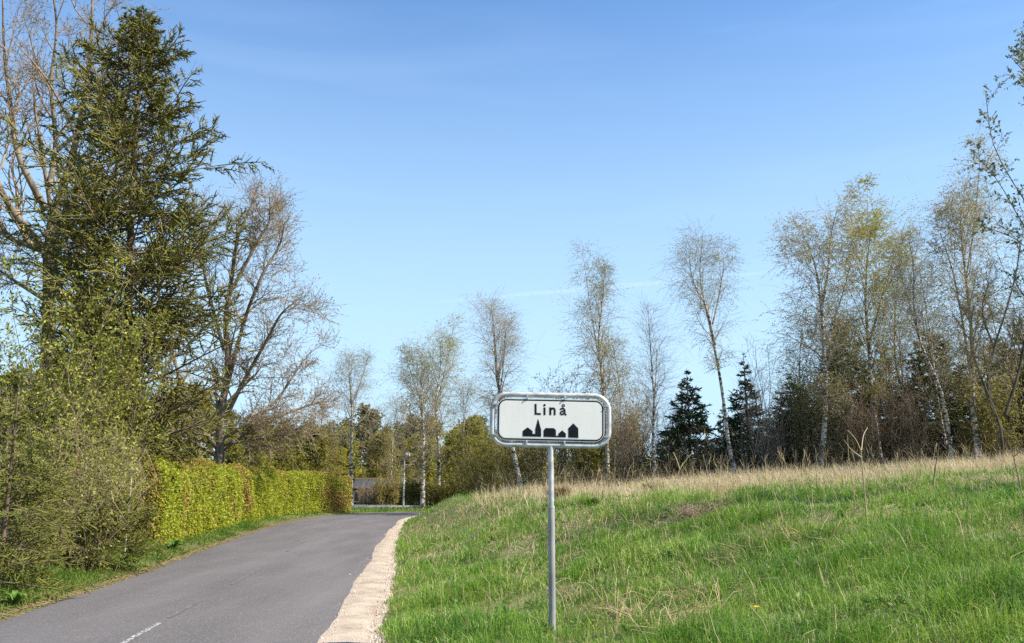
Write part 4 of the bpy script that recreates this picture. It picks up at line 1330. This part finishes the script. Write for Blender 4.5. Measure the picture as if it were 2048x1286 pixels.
def dry_weeds():
    n = 480
    x, y = fan(n, 30, 35.5, 960, 2200)
    ok = off_road(x, y) > 3.0
    x, y = x[ok], y[ok]
    n = len(x)
    h = 0.35 + 0.8 * rng.random(n) ** 2
    P = np.empty((n, 4, 3))
    P[:, 0] = np.column_stack([x, y, G(x, y) - 0.03])
    D = nrm(np.column_stack([rng.normal(0, 0.22, n), rng.normal(0, 0.22, n), np.ones(n)]))
    for k in range(1, 4):
        P[:, k] = P[:, k - 1] + D * (h / 3)[:, None]
        D = nrm(D + rng.normal(0, 0.12, (n, 3)))
    Rd = 0.008 * (0.6 + 0.7 * rng.random((n, 1))) * np.linspace(1, 0.5, 4)[None]
    b_ = MB()
    b_.add(*tubes(P, Rd, 3))
    b2, r2, _ = sprout(P, Rd, 3, 0.5, 1.0, (0.12, 0.3), (20, 45), 3, 0.05, 0.1, 0.7, 0.5, 0.005)
    b_.add(*tubes(b2, r2, 3))
    tag(b_.build('dry_weeds', M['straw']), 'pale upright dry weed stems in front of the dark trees', 'weeds', kind='stuff')


# ------------------------------------------------------------------ woodland beyond the bend
f = np.array([-9.0, 72.0, 0.45])


def small_tree(name, label, f, H, leaf, lsize, spread, n1=22, nl=6, twig='twig', r0=0.09, bark='bark', t0=0.2, group=None):
    tr = resample([(0, 0, -0.1), (0.05 * H * 0.3, 0, H * 0.35), (-0.02 * H, 0.1, H * 0.7), (0, 0, H)], 12)
    lv = [dict(n=n1, t0=t0, t1=0.98, Ln=(H * 0.20 * spread, H * 0.34 * spread), ang=(30, 65), K=5, up=0.05, noise=0.14, rr=0.45, rtip=0.3, rmin=0.012, prof=lambda t: 1.1 - 0.75 * t),
          dict(n=8, t0=0.2, t1=1.0, Ln=(H * 0.07, H * 0.14), ang=(25, 60), K=4, up=0.02, noise=0.18, rr=0.6, rtip=0.4, rmin=0.009),
          dict(n=6, t0=0.15, t1=1.0, Ln=(H * 0.03, H * 0.07), ang=(25, 65), K=3, up=0.0, noise=0.2, rr=0.7, rtip=0.5, rmin=0.007)]
    return bare_tree(name, label, f, tr, r0, lv, bark=bark, twig=twig, leaf=leaf, nl=nl, lsize=lsize, r1tip=0.015, group=group, lspread=1.2)


def far(px, Y):
    p = at(px, 960, Y)
    return np.array([p[0], Y, float(G(np.clip(p[0], -30, 40), min(Y, 75)))])


tA = small_tree('leafing_tree', 'bright olive leafing tree rising behind the left house roof', far(690, 88), 6.2, 'olive_leaf', 0.14, 1.1, nl=10, twig='pale_twig')
tB = small_tree('leafing_tree', 'ochre budding tree behind the house ridge', far(770, 86), 7.0, 'ochre_leaf', 0.14, 1.1, nl=9, twig='pale_twig')
tC = small_tree('leafing_tree', 'yellow-green leafing tree right of the street lamp', far(905, 66), 5.4, 'birch_yellow', 0.12, 1.0, nl=12, twig='pale_twig')
tD = small_tree('bare_small_tree', 'grey leafless tree showing over the wood left of the lamp', far(745, 90), 9.6, None, 0.1, 1.3, twig='pale_twig')
pA = small_tree('pine_tree', 'dark pine above the house ridge left of the lamp', far(735, 104), 10.2, 'pine', 0.42, 0.75, 16, 6, t0=0.35, bark='spruce_bark')
wood = [
    (tA, 560, 74, 0.95, 'olive leafing tree above the middle of the hedge'), (tA, 625, 68, 0.9, 'olive leafing tree above the far part of the hedge'), (tB, 600, 88, 0.95, 'ochre budding tree far behind the hedge middle'),
    (tC, 690, 85, 1.35, 'bright yellow-green tree behind the left end of the house roof'), (tC, 768, 88, 1.25, 'yellow-green tree behind the house ridge left of the lamp'), (tC, 862, 72, 1.2, 'tall yellow-green tree between the two birches by the lamp'), (tC, 945, 60.5, 1.1, 'yellow-green tree in front over the bank crest left of the sign'), (tC, 1080, 58, 0.95, 'yellow-green tree behind the sign post'), (tC, 600, 76, 1.15, 'yellow-green tree over the far part of the hedge'), (tC, 520, 70, 1.15, 'yellow-green tree right of the spreading bare tree trunk'),
    (tB, 660, 82, 0.9, 'ochre budding tree far behind the hedge end'), (tA, 500, 66, 1.0, 'olive leafing tree left behind the hedge under the spreading bare tree'),
    (tA, 740, 92, 0.95, 'olive tree close behind the house roof'), (tC, 855, 70, 0.95, 'yellow-green tree behind the white birch trunk by the lamp'), (tA, 945, 63, 0.95, 'olive tree over the bank left of the sign'),
    (tB, 925, 75, 0.95, 'ochre tree over the left end of the bank'), (tC, 985, 60, 0.8, 'yellow-green tree behind the lower left of the sign'), (tB, 830, 84, 0.9, 'ochre tree behind the street lamp head'),
    (tA, 1010, 70, 1.0, 'olive tree far behind the sign panel'), (tB, 1120, 66, 0.95, 'ochre tree far behind the sign post'), (tA, 1200, 62, 0.9, 'olive tree far behind the right sign edge'),
    (tA, 440, 60, 1.0, 'olive tree behind the trunk of the spreading bare tree'), (tB, 380, 58, 1.1, 'ochre tree right of the tall spruce far behind the hedge'), (tA, 330, 52, 1.1, 'olive tree far behind the tall spruce'),
    (tD, 640, 80, 0.95, 'grey leafless tree over the far hedge end'), (tD, 820, 90, 0.9, 'grey leafless tree far right behind the lamp'), (tB, 230, 50, 1.1, 'ochre tree far behind the left scrub'), (tB, 90, 48, 1.2, 'ochre tree far behind the old left trunk'),
    (tA, 0, 46, 1.1, 'olive tree far behind the left picture edge'), (tB, 1265, 64, 0.9, 'ochre tree far behind the brown thicket')]
for src, px, Y, sc, lab in wood:
    dup(src, far(px, Y), rng.random() * 6.28, sc * (0.95 + 0.1 * rng.random()), lab)
for k, px in enumerate([520, 565, 610, 650, 690, 770, 800, 830, 955, 1060, 1190, 470, 370, 220]):
    dup(pA, far(px, 100 + 14 * rng.random()), rng.random() * 6.28, 0.76 + 0.2 * rng.random(), 'dark pine in the wood far behind the hedge and the bend', 'pines of the far wood')
# bare bushes in front of the house
for k, (px, Y, h, lf, tw, lab) in enumerate([(738, 70, 1.9, None, 'pale_twig', 'pale leafless bush in front of the house wall'), (780, 69, 2.2, 'ochre_leaf', 'pale_twig', 'brown budding bush left of the lamp post'), (835, 63, 2.3, 'olive_leaf', 'twig', 'green bush at the foot of the white birch by the lamp'),
                                             (880, 60, 1.9, 'birch_yellow', 'twig', 'yellow-green low bush at the bank end by the road'), (806, 71, 1.3, 'ochre_leaf', 'pale_twig', 'brown low bush behind the lamp post'), (920, 58, 2.6, 'olive_leaf', 'twig', 'olive bush behind the crest of the bank')]):
    bush('shrub', lab, far(px, Y), h, 1.5, 1.2, 20, 8, 6, lf, 4, 0.11, twig=tw, ang=22, arch=0.0, r0=0.022, L3=(0.25, 0.55), rmin=0.008)


def woodland():
    n = 26000
    x = -75 + 130 * rng.random(n)
    y = 112 + 22 * rng.random(n)
    top = 5.6 + 1.0 * bumps(x, y, 0.25, 8) + 0.7 * bumps(x, y, 0.9, 9)
    z = 0.3 + top * rng.random(n) ** 0.8
    b_ = MB()
    b_.add(*leafquads(np.column_stack([x, y, z]), 0.55 * (0.6 + 0.8 * rng.random(n)), 0.7))
    m = 500
    xx, yy = -75 + 130 * rng.random(m), 111 + 20 * rng.random(m)
    b_.add(*tubes(np.stack([np.column_stack([xx, yy, 0 * xx]), np.column_stack([xx, yy, 0 * xx + 5.2])], 1), np.tile([0.12, 0.05], (m, 1)), 4))
    tag(b_.build('woodland', M['ochre_leaf']), 'far dark wood closing the view behind the bend', 'woodland', kind='stuff')


woodland()

# ------------------------------------------------------------------ grass
def blades(x, y, h, wd, mat, name, label, lean=0.45, curl=0.5, seg=2, base_z=None, cat='grass'):
    n = len(x)
    z = G(x, y) if base_z is None else base_z
    az = 2.2 * bumps(x, y, 1.7, 41) + 1.6 * bumps(x, y, 6.0, 42) + rng.normal(0, 1.3, n)
    d = np.column_stack([np.cos(az), np.sin(az), np.zeros(n)])
    s = np.column_stack([-np.sin(az + rng.normal(0, 0.6, n)), np.cos(az), np.zeros(n)])
    ln = np.abs(rng.normal(0, lean, n))
    p0 = np.column_stack([x, y, z - 0.015])
    up = np.array([[0, 0, 1.0]])
    w2 = (wd * 0.5)[:, None] * s
    p1 = p0 + (d * (ln * h * 0.35)[:, None]) + up * (h * 0.6)[:, None]
    p2 = p0 + (d * (ln * h * (0.9 + curl * rng.random(n)))[:, None]) + up * (h * np.clip(1.0 - 0.35 * ln, 0.3, 1))[:, None]
    V = np.stack([p0 - w2, p0 + w2, p1 + w2 * 0.8, p1 - w2 * 0.8, p2], 1)
    k = np.arange(n)[:, None] * 5
    b_ = MB()
    b_.add(V.reshape(-1, 3), k + np.array([[0, 1, 2, 3]]), k + np.array([[3, 2, 4]]))
    o = b_.build(name, mat)
    return tag(o, label, cat, kind='stuff')


def fan(n, y0, y1, pxl, pxr, pw=1.0):
    """random ground points in the view wedge"""
    y = (y0 ** 2 + (y1 ** 2 - y0 ** 2) * rng.random(n)) ** 0.5
    px = pxl + (pxr - pxl) * rng.random(n)
    x = (px - 1024) / FPX * y * 1.04
    return x, y


gxs, gys, ghs, gws = [], [], [], []
dxs, dys, dhs, dws = [], [], [], []
for n, y0, y1, wd in ((85000, 4.2, 8.5, 0.0052), (98000, 8.5, 15, 0.0080), (70000, 15, 26, 0.013), (36000, 26, 44, 0.022)):
    x, y = fan(n, y0, y1, 720, 2230)
    off = off_road(x, y)
    edge = 0.05 * np.sin(y * 2.3) + 0.04 * np.sin(y * 6.1)
    ok = off > 0.02 + edge
    x, y, off = x[ok], y[ok], off[ok]
    tuft = np.clip(0.62 + 0.5 * bumps(x, y, 3.2, 21) + 0.35 * bumps(x, y, 9.0, 22), 0.32, 1.6)
    thin = np.clip((off + 0.1) / 0.35, 0.25, 1)
    tuft = tuft * (0.45 + 0.9 * sm((bumps(x, y, 1.6, 33) + 0.9) / 1.5))
    h = (0.07 + 0.19 * rng.random(len(x)) ** 1.4) * tuft * thin
    # where the dry grass takes over: towards the crest and in scattered patches
    px = x / (y * 1.04) * FPX + 1024
    crest = sm((y - 16 - 3.5 * bumps(x, y, 0.5, 23)) / 10) * sm((off - 3.0) / 3)
    patch = sm((bumps(x, y, 1.1, 24) + 0.6 * bumps(x, y, 3.0, 25) - 0.6) / 0.5) * 0.45
    pd = np.clip(0.09 + crest * (0.62 + 0.3 * bumps(x, y, 1.4, 28)) + patch + 0.22 * sm((0.62 - tuft) / 0.35), 0, 0.92)
    dry = rng.random(len(x)) < pd
    g = ~dry
    gxs.append(x[g]); gys.append(y[g]); ghs.append(h[g] * (1 + 0.5 * crest[g])); gws.append(np.full(g.sum(), wd) * (0.7 + 0.6 * rng.random(g.sum())))
    dh = h[dry] * 0.95 + crest[dry] * (0.08 + 0.42 * rng.random(dry.sum()) ** 1.5) * np.clip(0.75 + 0.6 * bumps(x, y, 1.2, 29)[dry], 0.2, 1.5)
    dxs.append(x[dry]); dys.append(y[dry]); dhs.append(dh); dws.append(np.full(dry.sum(), wd * 0.85) * (0.6 + 0.6 * rng.random(dry.sum())))
for n, y0, y1, wd in ((420, 4.4, 10, 0.0055), (620, 10, 22, 0.009)):        # taller lush tufts
    cx_, cy_ = fan(n, y0, y1, 720, 2300)
    ok = (off_road(cx_, cy_) > 0.3) & (bumps(cx_, cy_, 1.3, 34) > -0.35)
    cx_, cy_ = cx_[ok], cy_[ok]
    m = 30
    rr_ = np.repeat(0.04 + 0.09 * rng.random(len(cx_)), m)
    hh_ = np.repeat(0.17 + 0.20 * rng.random(len(cx_)), m)
    x = np.repeat(cx_, m) + rng.normal(0, 1, len(rr_)) * rr_
    y = np.repeat(cy_, m) + rng.normal(0, 1, len(rr_)) * rr_
    gxs.append(x); gys.append(y); ghs.append(hh_ * (0.5 + 0.6 * rng.random(len(x)))); gws.append(np.full(len(x), wd) * (0.7 + 0.6 * rng.random(len(x))))
# a thinner margin of grass to the sides of the view
for n, y0, y1, pl, pr, wd in ((26000, 2.2, 7.5, 2230, 4200, 0.009), (16000, 7.5, 26, 2230, 2700, 0.012)):
    x, y = fan(n, y0, y1, pl, pr)
    ok = off_road(x, y) > 0.05
    x, y = x[ok], y[ok]
    gxs.append(x); gys.append(y); ghs.append(0.07 + 0.15 * rng.random(len(x))); gws.append(np.full(len(x), wd))
n = 14000
x, y = -0.5 + 6 * rng.random(n), 0.3 + 4.5 * rng.random(n)
ok = off_road(x, y) > 0.05
x, y = x[ok], y[ok]
gxs.append(x); gys.append(y); ghs.append(0.06 + 0.12 * rng.random(len(x))); gws.append(np.full(len(x), 0.009))
blades(*map(np.concatenate, (gxs, gys, ghs, gws)), M['grass'], 'grass', 'lush green grass covering the bank on the right', 0.85)
blades(*map(np.concatenate, (dxs, dys, dhs, dws)), M['dry'], 'dry_grass', 'pale dry grass along the crest of the bank', 0.75)
# taller dry grass right along the crest
n = 20000
x, y = fan(n, 22, 37, 930, 2230)
ok = (off_road(x, y) > 2.6) & (bumps(x, y, 0.8, 26) + 0.5 * bumps(x, y, 2.4, 27) > 0.1)
x, y = x[ok], y[ok]
blades(x, y, 0.18 + 0.5 * rng.random(len(x)) ** 1.8, 0.011 * (0.6 + 0.7 * rng.random(len(x))), M['dry'], 'tall_dry_grass', 'tall bleached grass in front of the tree belt', 0.55)

# verge on the left
x, y = [], []
for n, y0, y1 in ((20000, 9.5, 20), (14000, 20, 34), (8000, 34, 55)):
    yy = y0 + (y1 - y0) * rng.random(n)
    ii = np.searchsorted(CLY[:500], yy)
    o_ = HW[ii] + 0.12 + 1.9 * rng.random(n) ** 1.2
    x.append(CL[ii, 0] - NOR[ii, 0] * o_)
    y.append(CL[ii, 1] - NOR[ii, 1] * o_)
x, y = np.concatenate(x), np.concatenate(y)
ul = off_left(x, y)
keep = ul > 0.22 * (0.6 + 0.5 * np.sin(y * 1.7)) * rng.random(len(x))
x, y, ul = x[keep], y[keep], ul[keep]
h = (0.05 + 0.16 * rng.random(len(x)) ** 1.3) * np.clip(0.35 + ul * 1.0, 0.3, 1.25) * np.clip(0.8 + 0.5 * bumps(x, y, 2.2, 31), 0.35, 1.5)
blades(x, y, h, 0.007 + 0.0003 * y, M['vgrass'], 'verge_grass', 'short green grass on the left road verge', 0.5)
# far verge beyond the bend
n = 9000
x = -16 + 24 * rng.random(n)
y = 53 + 9 * rng.random(n)
ok = off_left(x, y) > 0.2
x, y = x[ok], y[ok]
blades(x, y, 0.08 + 0.15 * rng.random(len(x)), np.full(len(x), 0.03), M['vgrass'], 'far_verge_grass', 'green grass on the far side of the bend', 0.4)

# fallen brown leaves along the left asphalt edge
n = 6500
yy = 8 + 40 * rng.random(n) ** 1.5
ii = np.searchsorted(CLY[:500], yy)
o_ = HW[ii] - 0.10 + np.abs(rng.normal(0, 0.20, n))
p = np.column_stack([CL[ii] - NOR[ii] * o_[:, None], ZR[ii]])
p[:, 2] = np.maximum(G(p[:, 0], p[:, 1]), ZR[ii] - 0.01) + 0.012 + 0.02 * rng.random(n)
V, Q = leafquads(p, 0.03 + 0.03 * rng.random(n), 0.6)
V = V.reshape(-1, 4, 3)
V[..., 2] = V[:, :1, 2] + (V[..., 2] - V[:, :1, 2]) * 0.3
mb = MB()
mb.add(V.reshape(-1, 3), Q)
tag(mb.build('leaf_litter', M['litter']), 'fallen brown leaves along the left edge of the asphalt', 'leaves', kind='stuff')


# loose straw lying in the grass
def straw():
    cl = [(1260, 1240, 0.3, 40), (1390, 1200, 0.25, 40), (1150, 1205, 0.25, 50), (1225, 1235, 0.2, 40), (1490, 1120, 0.35, 70), (1560, 1090, 0.4, 90), (1000, 1160, 0.25, 25), (1350, 1040, 0.8, 90),
          (1800, 1120, 0.5, 30), (1250, 1040, 1.0, 90), (1180, 1060, 0.8, 50), (1650, 1090, 0.4, 30), (1330, 1262, 0.25, 50), (1420, 1230, 0.2, 40), (900, 1130, 0.4, 20), (1900, 1000, 1.0, 50)]
    b_ = MB()
    for px, py, r, n_ in cl:
        # find the ground under that pixel
        ys_ = np.linspace(4, 36, 600)
        zs = np.array([at(px, py, v)[2] for v in ys_])
        xs_ = np.array([at(px, py, v)[0] for v in ys_])
        k = int(np.argmax(zs < G(xs_, ys_)))
        c = np.array([xs_[k], ys_[k]])
        q = c + rng.normal(0, r * 0.5, (n_, 2))
        z = G(q[:, 0], q[:, 1])
        p0 = np.column_stack([q, z + 0.02])
        az = rng.normal(2.4, 0.7, n_) if rng.random() < 0.6 else rng.random(n_) * 6.28
        el = np.abs(rng.normal(0.35, 0.35, n_))
        L = 0.12 + 0.35 * rng.random(n_)
        d = np.column_stack([np.cos(az) * np.cos(el), np.sin(az) * np.cos(el), np.sin(el)])
        p2 = p0 + d * L[:, None]
        p1 = (p0 + p2) / 2 + rng.normal(0, 0.02, (n_, 3)) + [0, 0, 0.03]
        rr_ = 0.0012 + 0.00014 * c[1]
        n_ = n_ // 1
        b_.add(*tubes(np.stack([p0, p1, p2], 1), np.tile([rr_, rr_, rr_ * 0.5], (n_, 1)), 3))
    # single straws all over the bank
    n_ = 4400
    x_, y_ = fan(n_, 5.0, 30, 740, 2200)
    ok_ = off_road(x_, y_) > 0.35
    x_, y_ = x_[ok_], y_[ok_]
    n_ = len(x_)
    p0 = np.column_stack([x_, y_, G(x_, y_)])
    az = 2.3 + rng.normal(0, 1.1, n_)
    el = R(15) + R(70) * rng.random(n_)
    L = 0.12 + 0.34 * rng.random(n_) ** 1.6
    d = np.column_stack([np.cos(az) * np.cos(el), np.sin(az) * np.cos(el), np.sin(el)])
    p1 = p0 + d * (L * 0.55)[:, None]
    d2 = nrm(d + rng.normal(0, 0.25, (n_, 3)) - [0, 0, 0.35])
    p2 = p1 + d2 * (L * 0.45)[:, None]
    rr_ = (0.0014 + 0.00015 * y_)[:, None] * np.array([[1, 0.9, 0.5]])
    b_.add(*tubes(np.stack([p0, p1, p2], 1), rr_, 3))
    tag(b_.build('straw', M['straw']), 'loose dry stalks lying and leaning in the grass of the bank', 'straw', kind='stuff')


straw()
dry_weeds()


# single tall dry stalks one can pick out
def stalk(base_px, pts, r, label, forks=(), mat='pale_twig', name='dry_stalk'):
    b0 = ground_at(*base_px)
    f_ = np.array([b0[0], b0[1], float(G(b0[0], b0[1]))])
    root = thing(name, f_, label, 'dry stalk')
    q = [np.array([0, 0, -0.05])] + [at(a, b, f_[1]) - f_ for a, b in pts]
    mb = MB()
    mb.add(*tubes(resample(q, 10)[None], np.linspace(r, r * 0.45, 10)[None], 5))
    mb.build('stem', M[mat], root, True)
    if forks:
        mb = MB()
        for fk in forks:
            q = [at(a, b, f_[1]) - f_ for a, b in fk]
            q = resample(q, 6)
            q[:, 1] += np.linspace(0, rng.normal(0, 0.15), 6)
            mb.add(*tubes(q[None], np.linspace(r * 0.6, r * 0.3, 6)[None], 4))
        mb.build('twigs', M[mat], root, True)


stalk((1733, 1036), [(1729, 980), (1724, 930), (1722, 900)], 0.011, 'tall pale dry stalk with forked top standing in the green of the right bank', [[(1723, 905), (1712, 880), (1695, 860)], [(1723, 900), (1735, 870), (1752, 852)], [(1724, 915), (1700, 900), (1682, 880)]], 'straw')
stalk((1711, 1022), [(1706, 970), (1698, 920), (1695, 870)], 0.008, 'thin dry stalk left beside the tall forked one', (), 'straw')
stalk((1862, 1000), [(1868, 950), (1876, 905), (1878, 885)], 0.010, 'dark upright dry stalk right of the forked pale one', [[(1874, 920), (1866, 900), (1860, 880)]], 'twig')
stalk((2046, 995), [(2036, 950), (2028, 915), (2032, 890)], 0.012, 'reddish dry stalk at the right edge of the bank', [[(2030, 920), (2015, 905), (2000, 900)], [(2029, 912), (2040, 895), (2050, 885)]], 'pale_twig')
stalk((1635, 986), [(1634, 965), (1632, 940)], 0.010, 'short dark dry stalk on the bank left of the forked pale one', (), 'twig')
stalk((1686, 1020), [(1672, 995), (1660, 965), (1650, 945)], 0.008, 'slanting bleached stalk below the short dark one', (), 'straw')
stalk((1335, 990), [(1350, 960), (1366, 925)], 0.022, 'pale leaning dry stalk with spread top left on the crest', [[(1358, 940), (1376, 915), (1388, 905)], [(1360, 940), (1352, 918), (1345, 905)]], 'straw')
stalk((1510, 1040), [(1520, 1005), (1535, 980)], 0.010, 'dark dry stalk leaning right beside the straw tuft', (), 'twig')
stalk((1570, 1065), [(1560, 1020), (1548, 985), (1545, 972)], 0.009, 'long bleached stalk leaning left over the straw tuft', (), 'straw')
stalk((1398, 1145), [(1378, 1110), (1356, 1078)], 0.006, 'bleached stalk leaning left in the grass beside the straw tuft', (), 'straw')
stalk((1225, 1225), [(1200, 1195), (1170, 1165), (1115, 1180)], 0.005, 'broken bent straw stalk at the foot of the sign post', (), 'straw')
stalk((1655, 1118), [(1656, 1100), (1670, 1092), (1694, 1093), (1698, 1070)], 0.005, 'curled dry stalk looping in the middle of the green bank', (), 'straw')


# rosettes and single weeds
def weed(px, py, n_, L, mat, label, name='leafy_weed', rise=0.8, wid=0.3):
    b0 = ground_at(px, py)
    f_ = np.array([b0[0], b0[1], float(G(b0[0], b0[1]))])
    root = thing(name, f_, label, 'weed')
    az = np.arange(n_) * 2.4
    mb = MB()
    for a in az:
        l_ = L * (0.6 + 0.6 * rng.random())
        e = rise * (0.4 + 0.7 * rng.random())
        d = np.array([math.cos(a), math.sin(a), 0])
        s_ = np.array([-math.sin(a), math.cos(a), 0])
        pts = [np.array([0, 0, 0.0]), d * l_ * 0.35 + [0, 0, l_ * e * 0.5], d * l_ * 0.75 + [0, 0, l_ * e * 0.62], d * l_ * 1.05 + [0, 0, l_ * e * 0.45]]
        ws = [0.03, wid * 0.5, wid * 0.42, 0.01]
        V_ = []
        for p_, w_ in zip(pts, ws):
            V_ += [p_ - s_ * l_ * w_, p_ + [0, 0, -0.04 * l_], p_ + s_ * l_ * w_]
        mb.add(V_, [[3 * i, 3 * i + 1, 3 * i + 4, 3 * i + 3] for i in range(3)] + [[3 * i + 1, 3 * i + 2, 3 * i + 5, 3 * i + 4] for i in range(3)])
    mb.build('leaves', M[mat], root, True)
    return root, f_


weed(345, 1098, 26, 0.30, 'weed', 'dark green dock plant on the verge below the near hedge end', rise=1.0)
weed(192, 1132, 22, 0.28, 'weed', 'dark green broad-leaved weed on the verge below the scrub', rise=0.9)
weed(1191, 1142, 14, 0.13, 'thistle', 'pale green thistle rosette right of the sign post', rise=1.0)
weed(30, 1210, 24, 0.22, 'weed', 'green nettle clump at the verge below the young spruce', rise=1.2)
weed(1430, 1195, 20, 0.12, 'weed', 'dark green low weed in the grass below the straw tuft', rise=0.8)


def bank_weeds():
    n = 420
    x, y = fan(n, 4.6, 22, 760, 2200)
    ok = (off_road(x, y) > 0.4) & (bumps(x, y, 1.4, 61) > 0.0)
    x, y = x[ok], y[ok]
    m = 14
    c = np.repeat(np.column_stack([x, y, G(x, y) + 0.02]), m, axis=0)
    az = rng.random(len(c)) * 6.28
    e = 0.25 + 0.7 * rng.random(len(c))
    d = np.column_stack([np.cos(az), np.sin(az), e])
    b_ = MB()
    p = c + d * 0.03 + rng.normal(0, 0.03, c.shape) * [1, 1, 0.3]
    b_.add(*leafquads(p, 0.04 + 0.06 * rng.random(len(p)), 0.42, d, 0.25, 0.0, np.array([[0, 0, 1.0]])))
    tag(b_.build('bank_weeds', M['weed']), 'dark green broad-leaved weeds scattered through the grass of the bank', 'weeds', kind='stuff')


bank_weeds()


def dandelion(px, py, label):
    b0 = ground_at(px, py)
    f_ = np.array([b0[0], b0[1], float(G(b0[0], b0[1]))])
    root = thing('dandelion', f_, label, 'flower', 'dandelions')
    mb = MB()
    mb.add(*tubes(np.array([[[0, 0, -0.02], [0.01, 0, 0.12]]]), np.full((1, 2), 0.003), 4))
    mb.build('stem', M['weed'], root)
    mb = MB()
    for r_, z_, k_ in ((0.028, 0.121, 14), (0.018, 0.127, 10)):
        for k in range(k_):
            a = k * 2 * PI / k_
            c_, s_ = math.cos(a), math.sin(a)
            mb.add([[0.01, 0, z_ - 0.004], [0.01 + r_ * (c_ * 0.7 - s_ * 0.22), r_ * (s_ * 0.7 + c_ * 0.22), z_ + 0.004], [0.01 + r_ * c_, r_ * s_, z_ + 0.006], [0.01 + r_ * (c_ * 0.7 + s_ * 0.22), r_ * (s_ * 0.7 - c_ * 0.22), z_ + 0.004]], [[0, 1, 2, 3]])
    mb.build('petals', M['dandelion'], root)


dandelion(781, 1207, 'yellow dandelion in the grass beside the gravel shoulder')
dandelion(582, 1036, 'yellow dandelion on the verge under the far hedge')
dandelion(1512, 1248, 'yellow dandelion low in the grass of the bank')


gb = ground_at(1410, 1030)
bush('dead_bush', 'low grey bramble lying on the bank at the shadow edge', np.array([gb[0], gb[1], float(G(gb[0], gb[1]))]), 0.5, 0.9, 0.5, 34, 6, 4, None, twig='pale_twig', ang=50, arch=-0.1, r0=0.006, noise=0.25, L3=(0.06, 0.16))

# brown and green tussocks on the crest
def tussock(px, py, h, r, n_, mat, label):
    b0 = ground_at(px, py)
    f_ = np.array([b0[0], b0[1], float(G(b0[0], b0[1]))])
    root = thing('grass_tussock', f_, label, 'tussock')
    P = np.empty((n_, 4, 3))
    az = rng.random(n_) * 6.28
    P[:, 0] = np.column_stack([np.cos(az) * r * 0.3, np.sin(az) * r * 0.3, np.full(n_, -0.03)]) * rng.random((n_, 1))
    D = nrm(np.column_stack([np.cos(az), np.sin(az), 1.3 + 2.5 * rng.random(n_)]))
    for k in range(1, 4):
        P[:, k] = P[:, k - 1] + D * (h / 3 * (0.6 + 0.6 * rng.random(n_)))[:, None]
        D = nrm(D + [0, 0, -0.45] + rng.normal(0, 0.1, (n_, 3)))
    mb = MB()
    mb.add(*tubes(P, np.tile([0.0045, 0.004, 0.003, 0.001], (n_, 1)), 3))
    mb.build('blades', M[mat], root)


tussock(1118, 1000, 0.5, 0.4, 900, 'straw', 'rusty brown grass tussock on the crest right of the sign post')
tussock(1308, 992, 0.45, 0.4, 700, 'olive_leaf', 'dark green tussock in the dry grass left of the first pointed fir')
tussock(1180, 1010, 0.22, 0.5, 500, 'grass', 'fresh green tussock in the dry grass right of the sign post')

# ------------------------------------------------------------------ contrail, ten kilometres off
a, b = at(880, 604, 10300), at(1600, 539, 9000)
f = (a + b) / 2
K = 24
q = np.array([a + (b - a) * t for t in np.linspace(0, 1, K)]) - f
q[:, 2] += rng.normal(0, 4, K)
mb = MB()
mb.add(*tubes(q[None], (24 * np.sin(np.linspace(0.05, PI - 0.05, K)) ** 0.5 + 6)[None], 10))
m, n_, l_ = nodes('contrail_ice')
vol = n_.new('ShaderNodeVolumeScatter')
vol.inputs['Color'].default_value = (1, 1, 1, 1)
vol.inputs['Density'].default_value = 0.002
o_ = n_.new('ShaderNodeOutputMaterial')
l_.new(vol.outputs[0], o_.inputs['Volume'])
ct = mb.build('contrail', m)
ct.location = tuple(float(v) for v in f)
tag(ct, 'faint white aircraft contrail across the lower blue sky', 'contrail', kind='stuff')
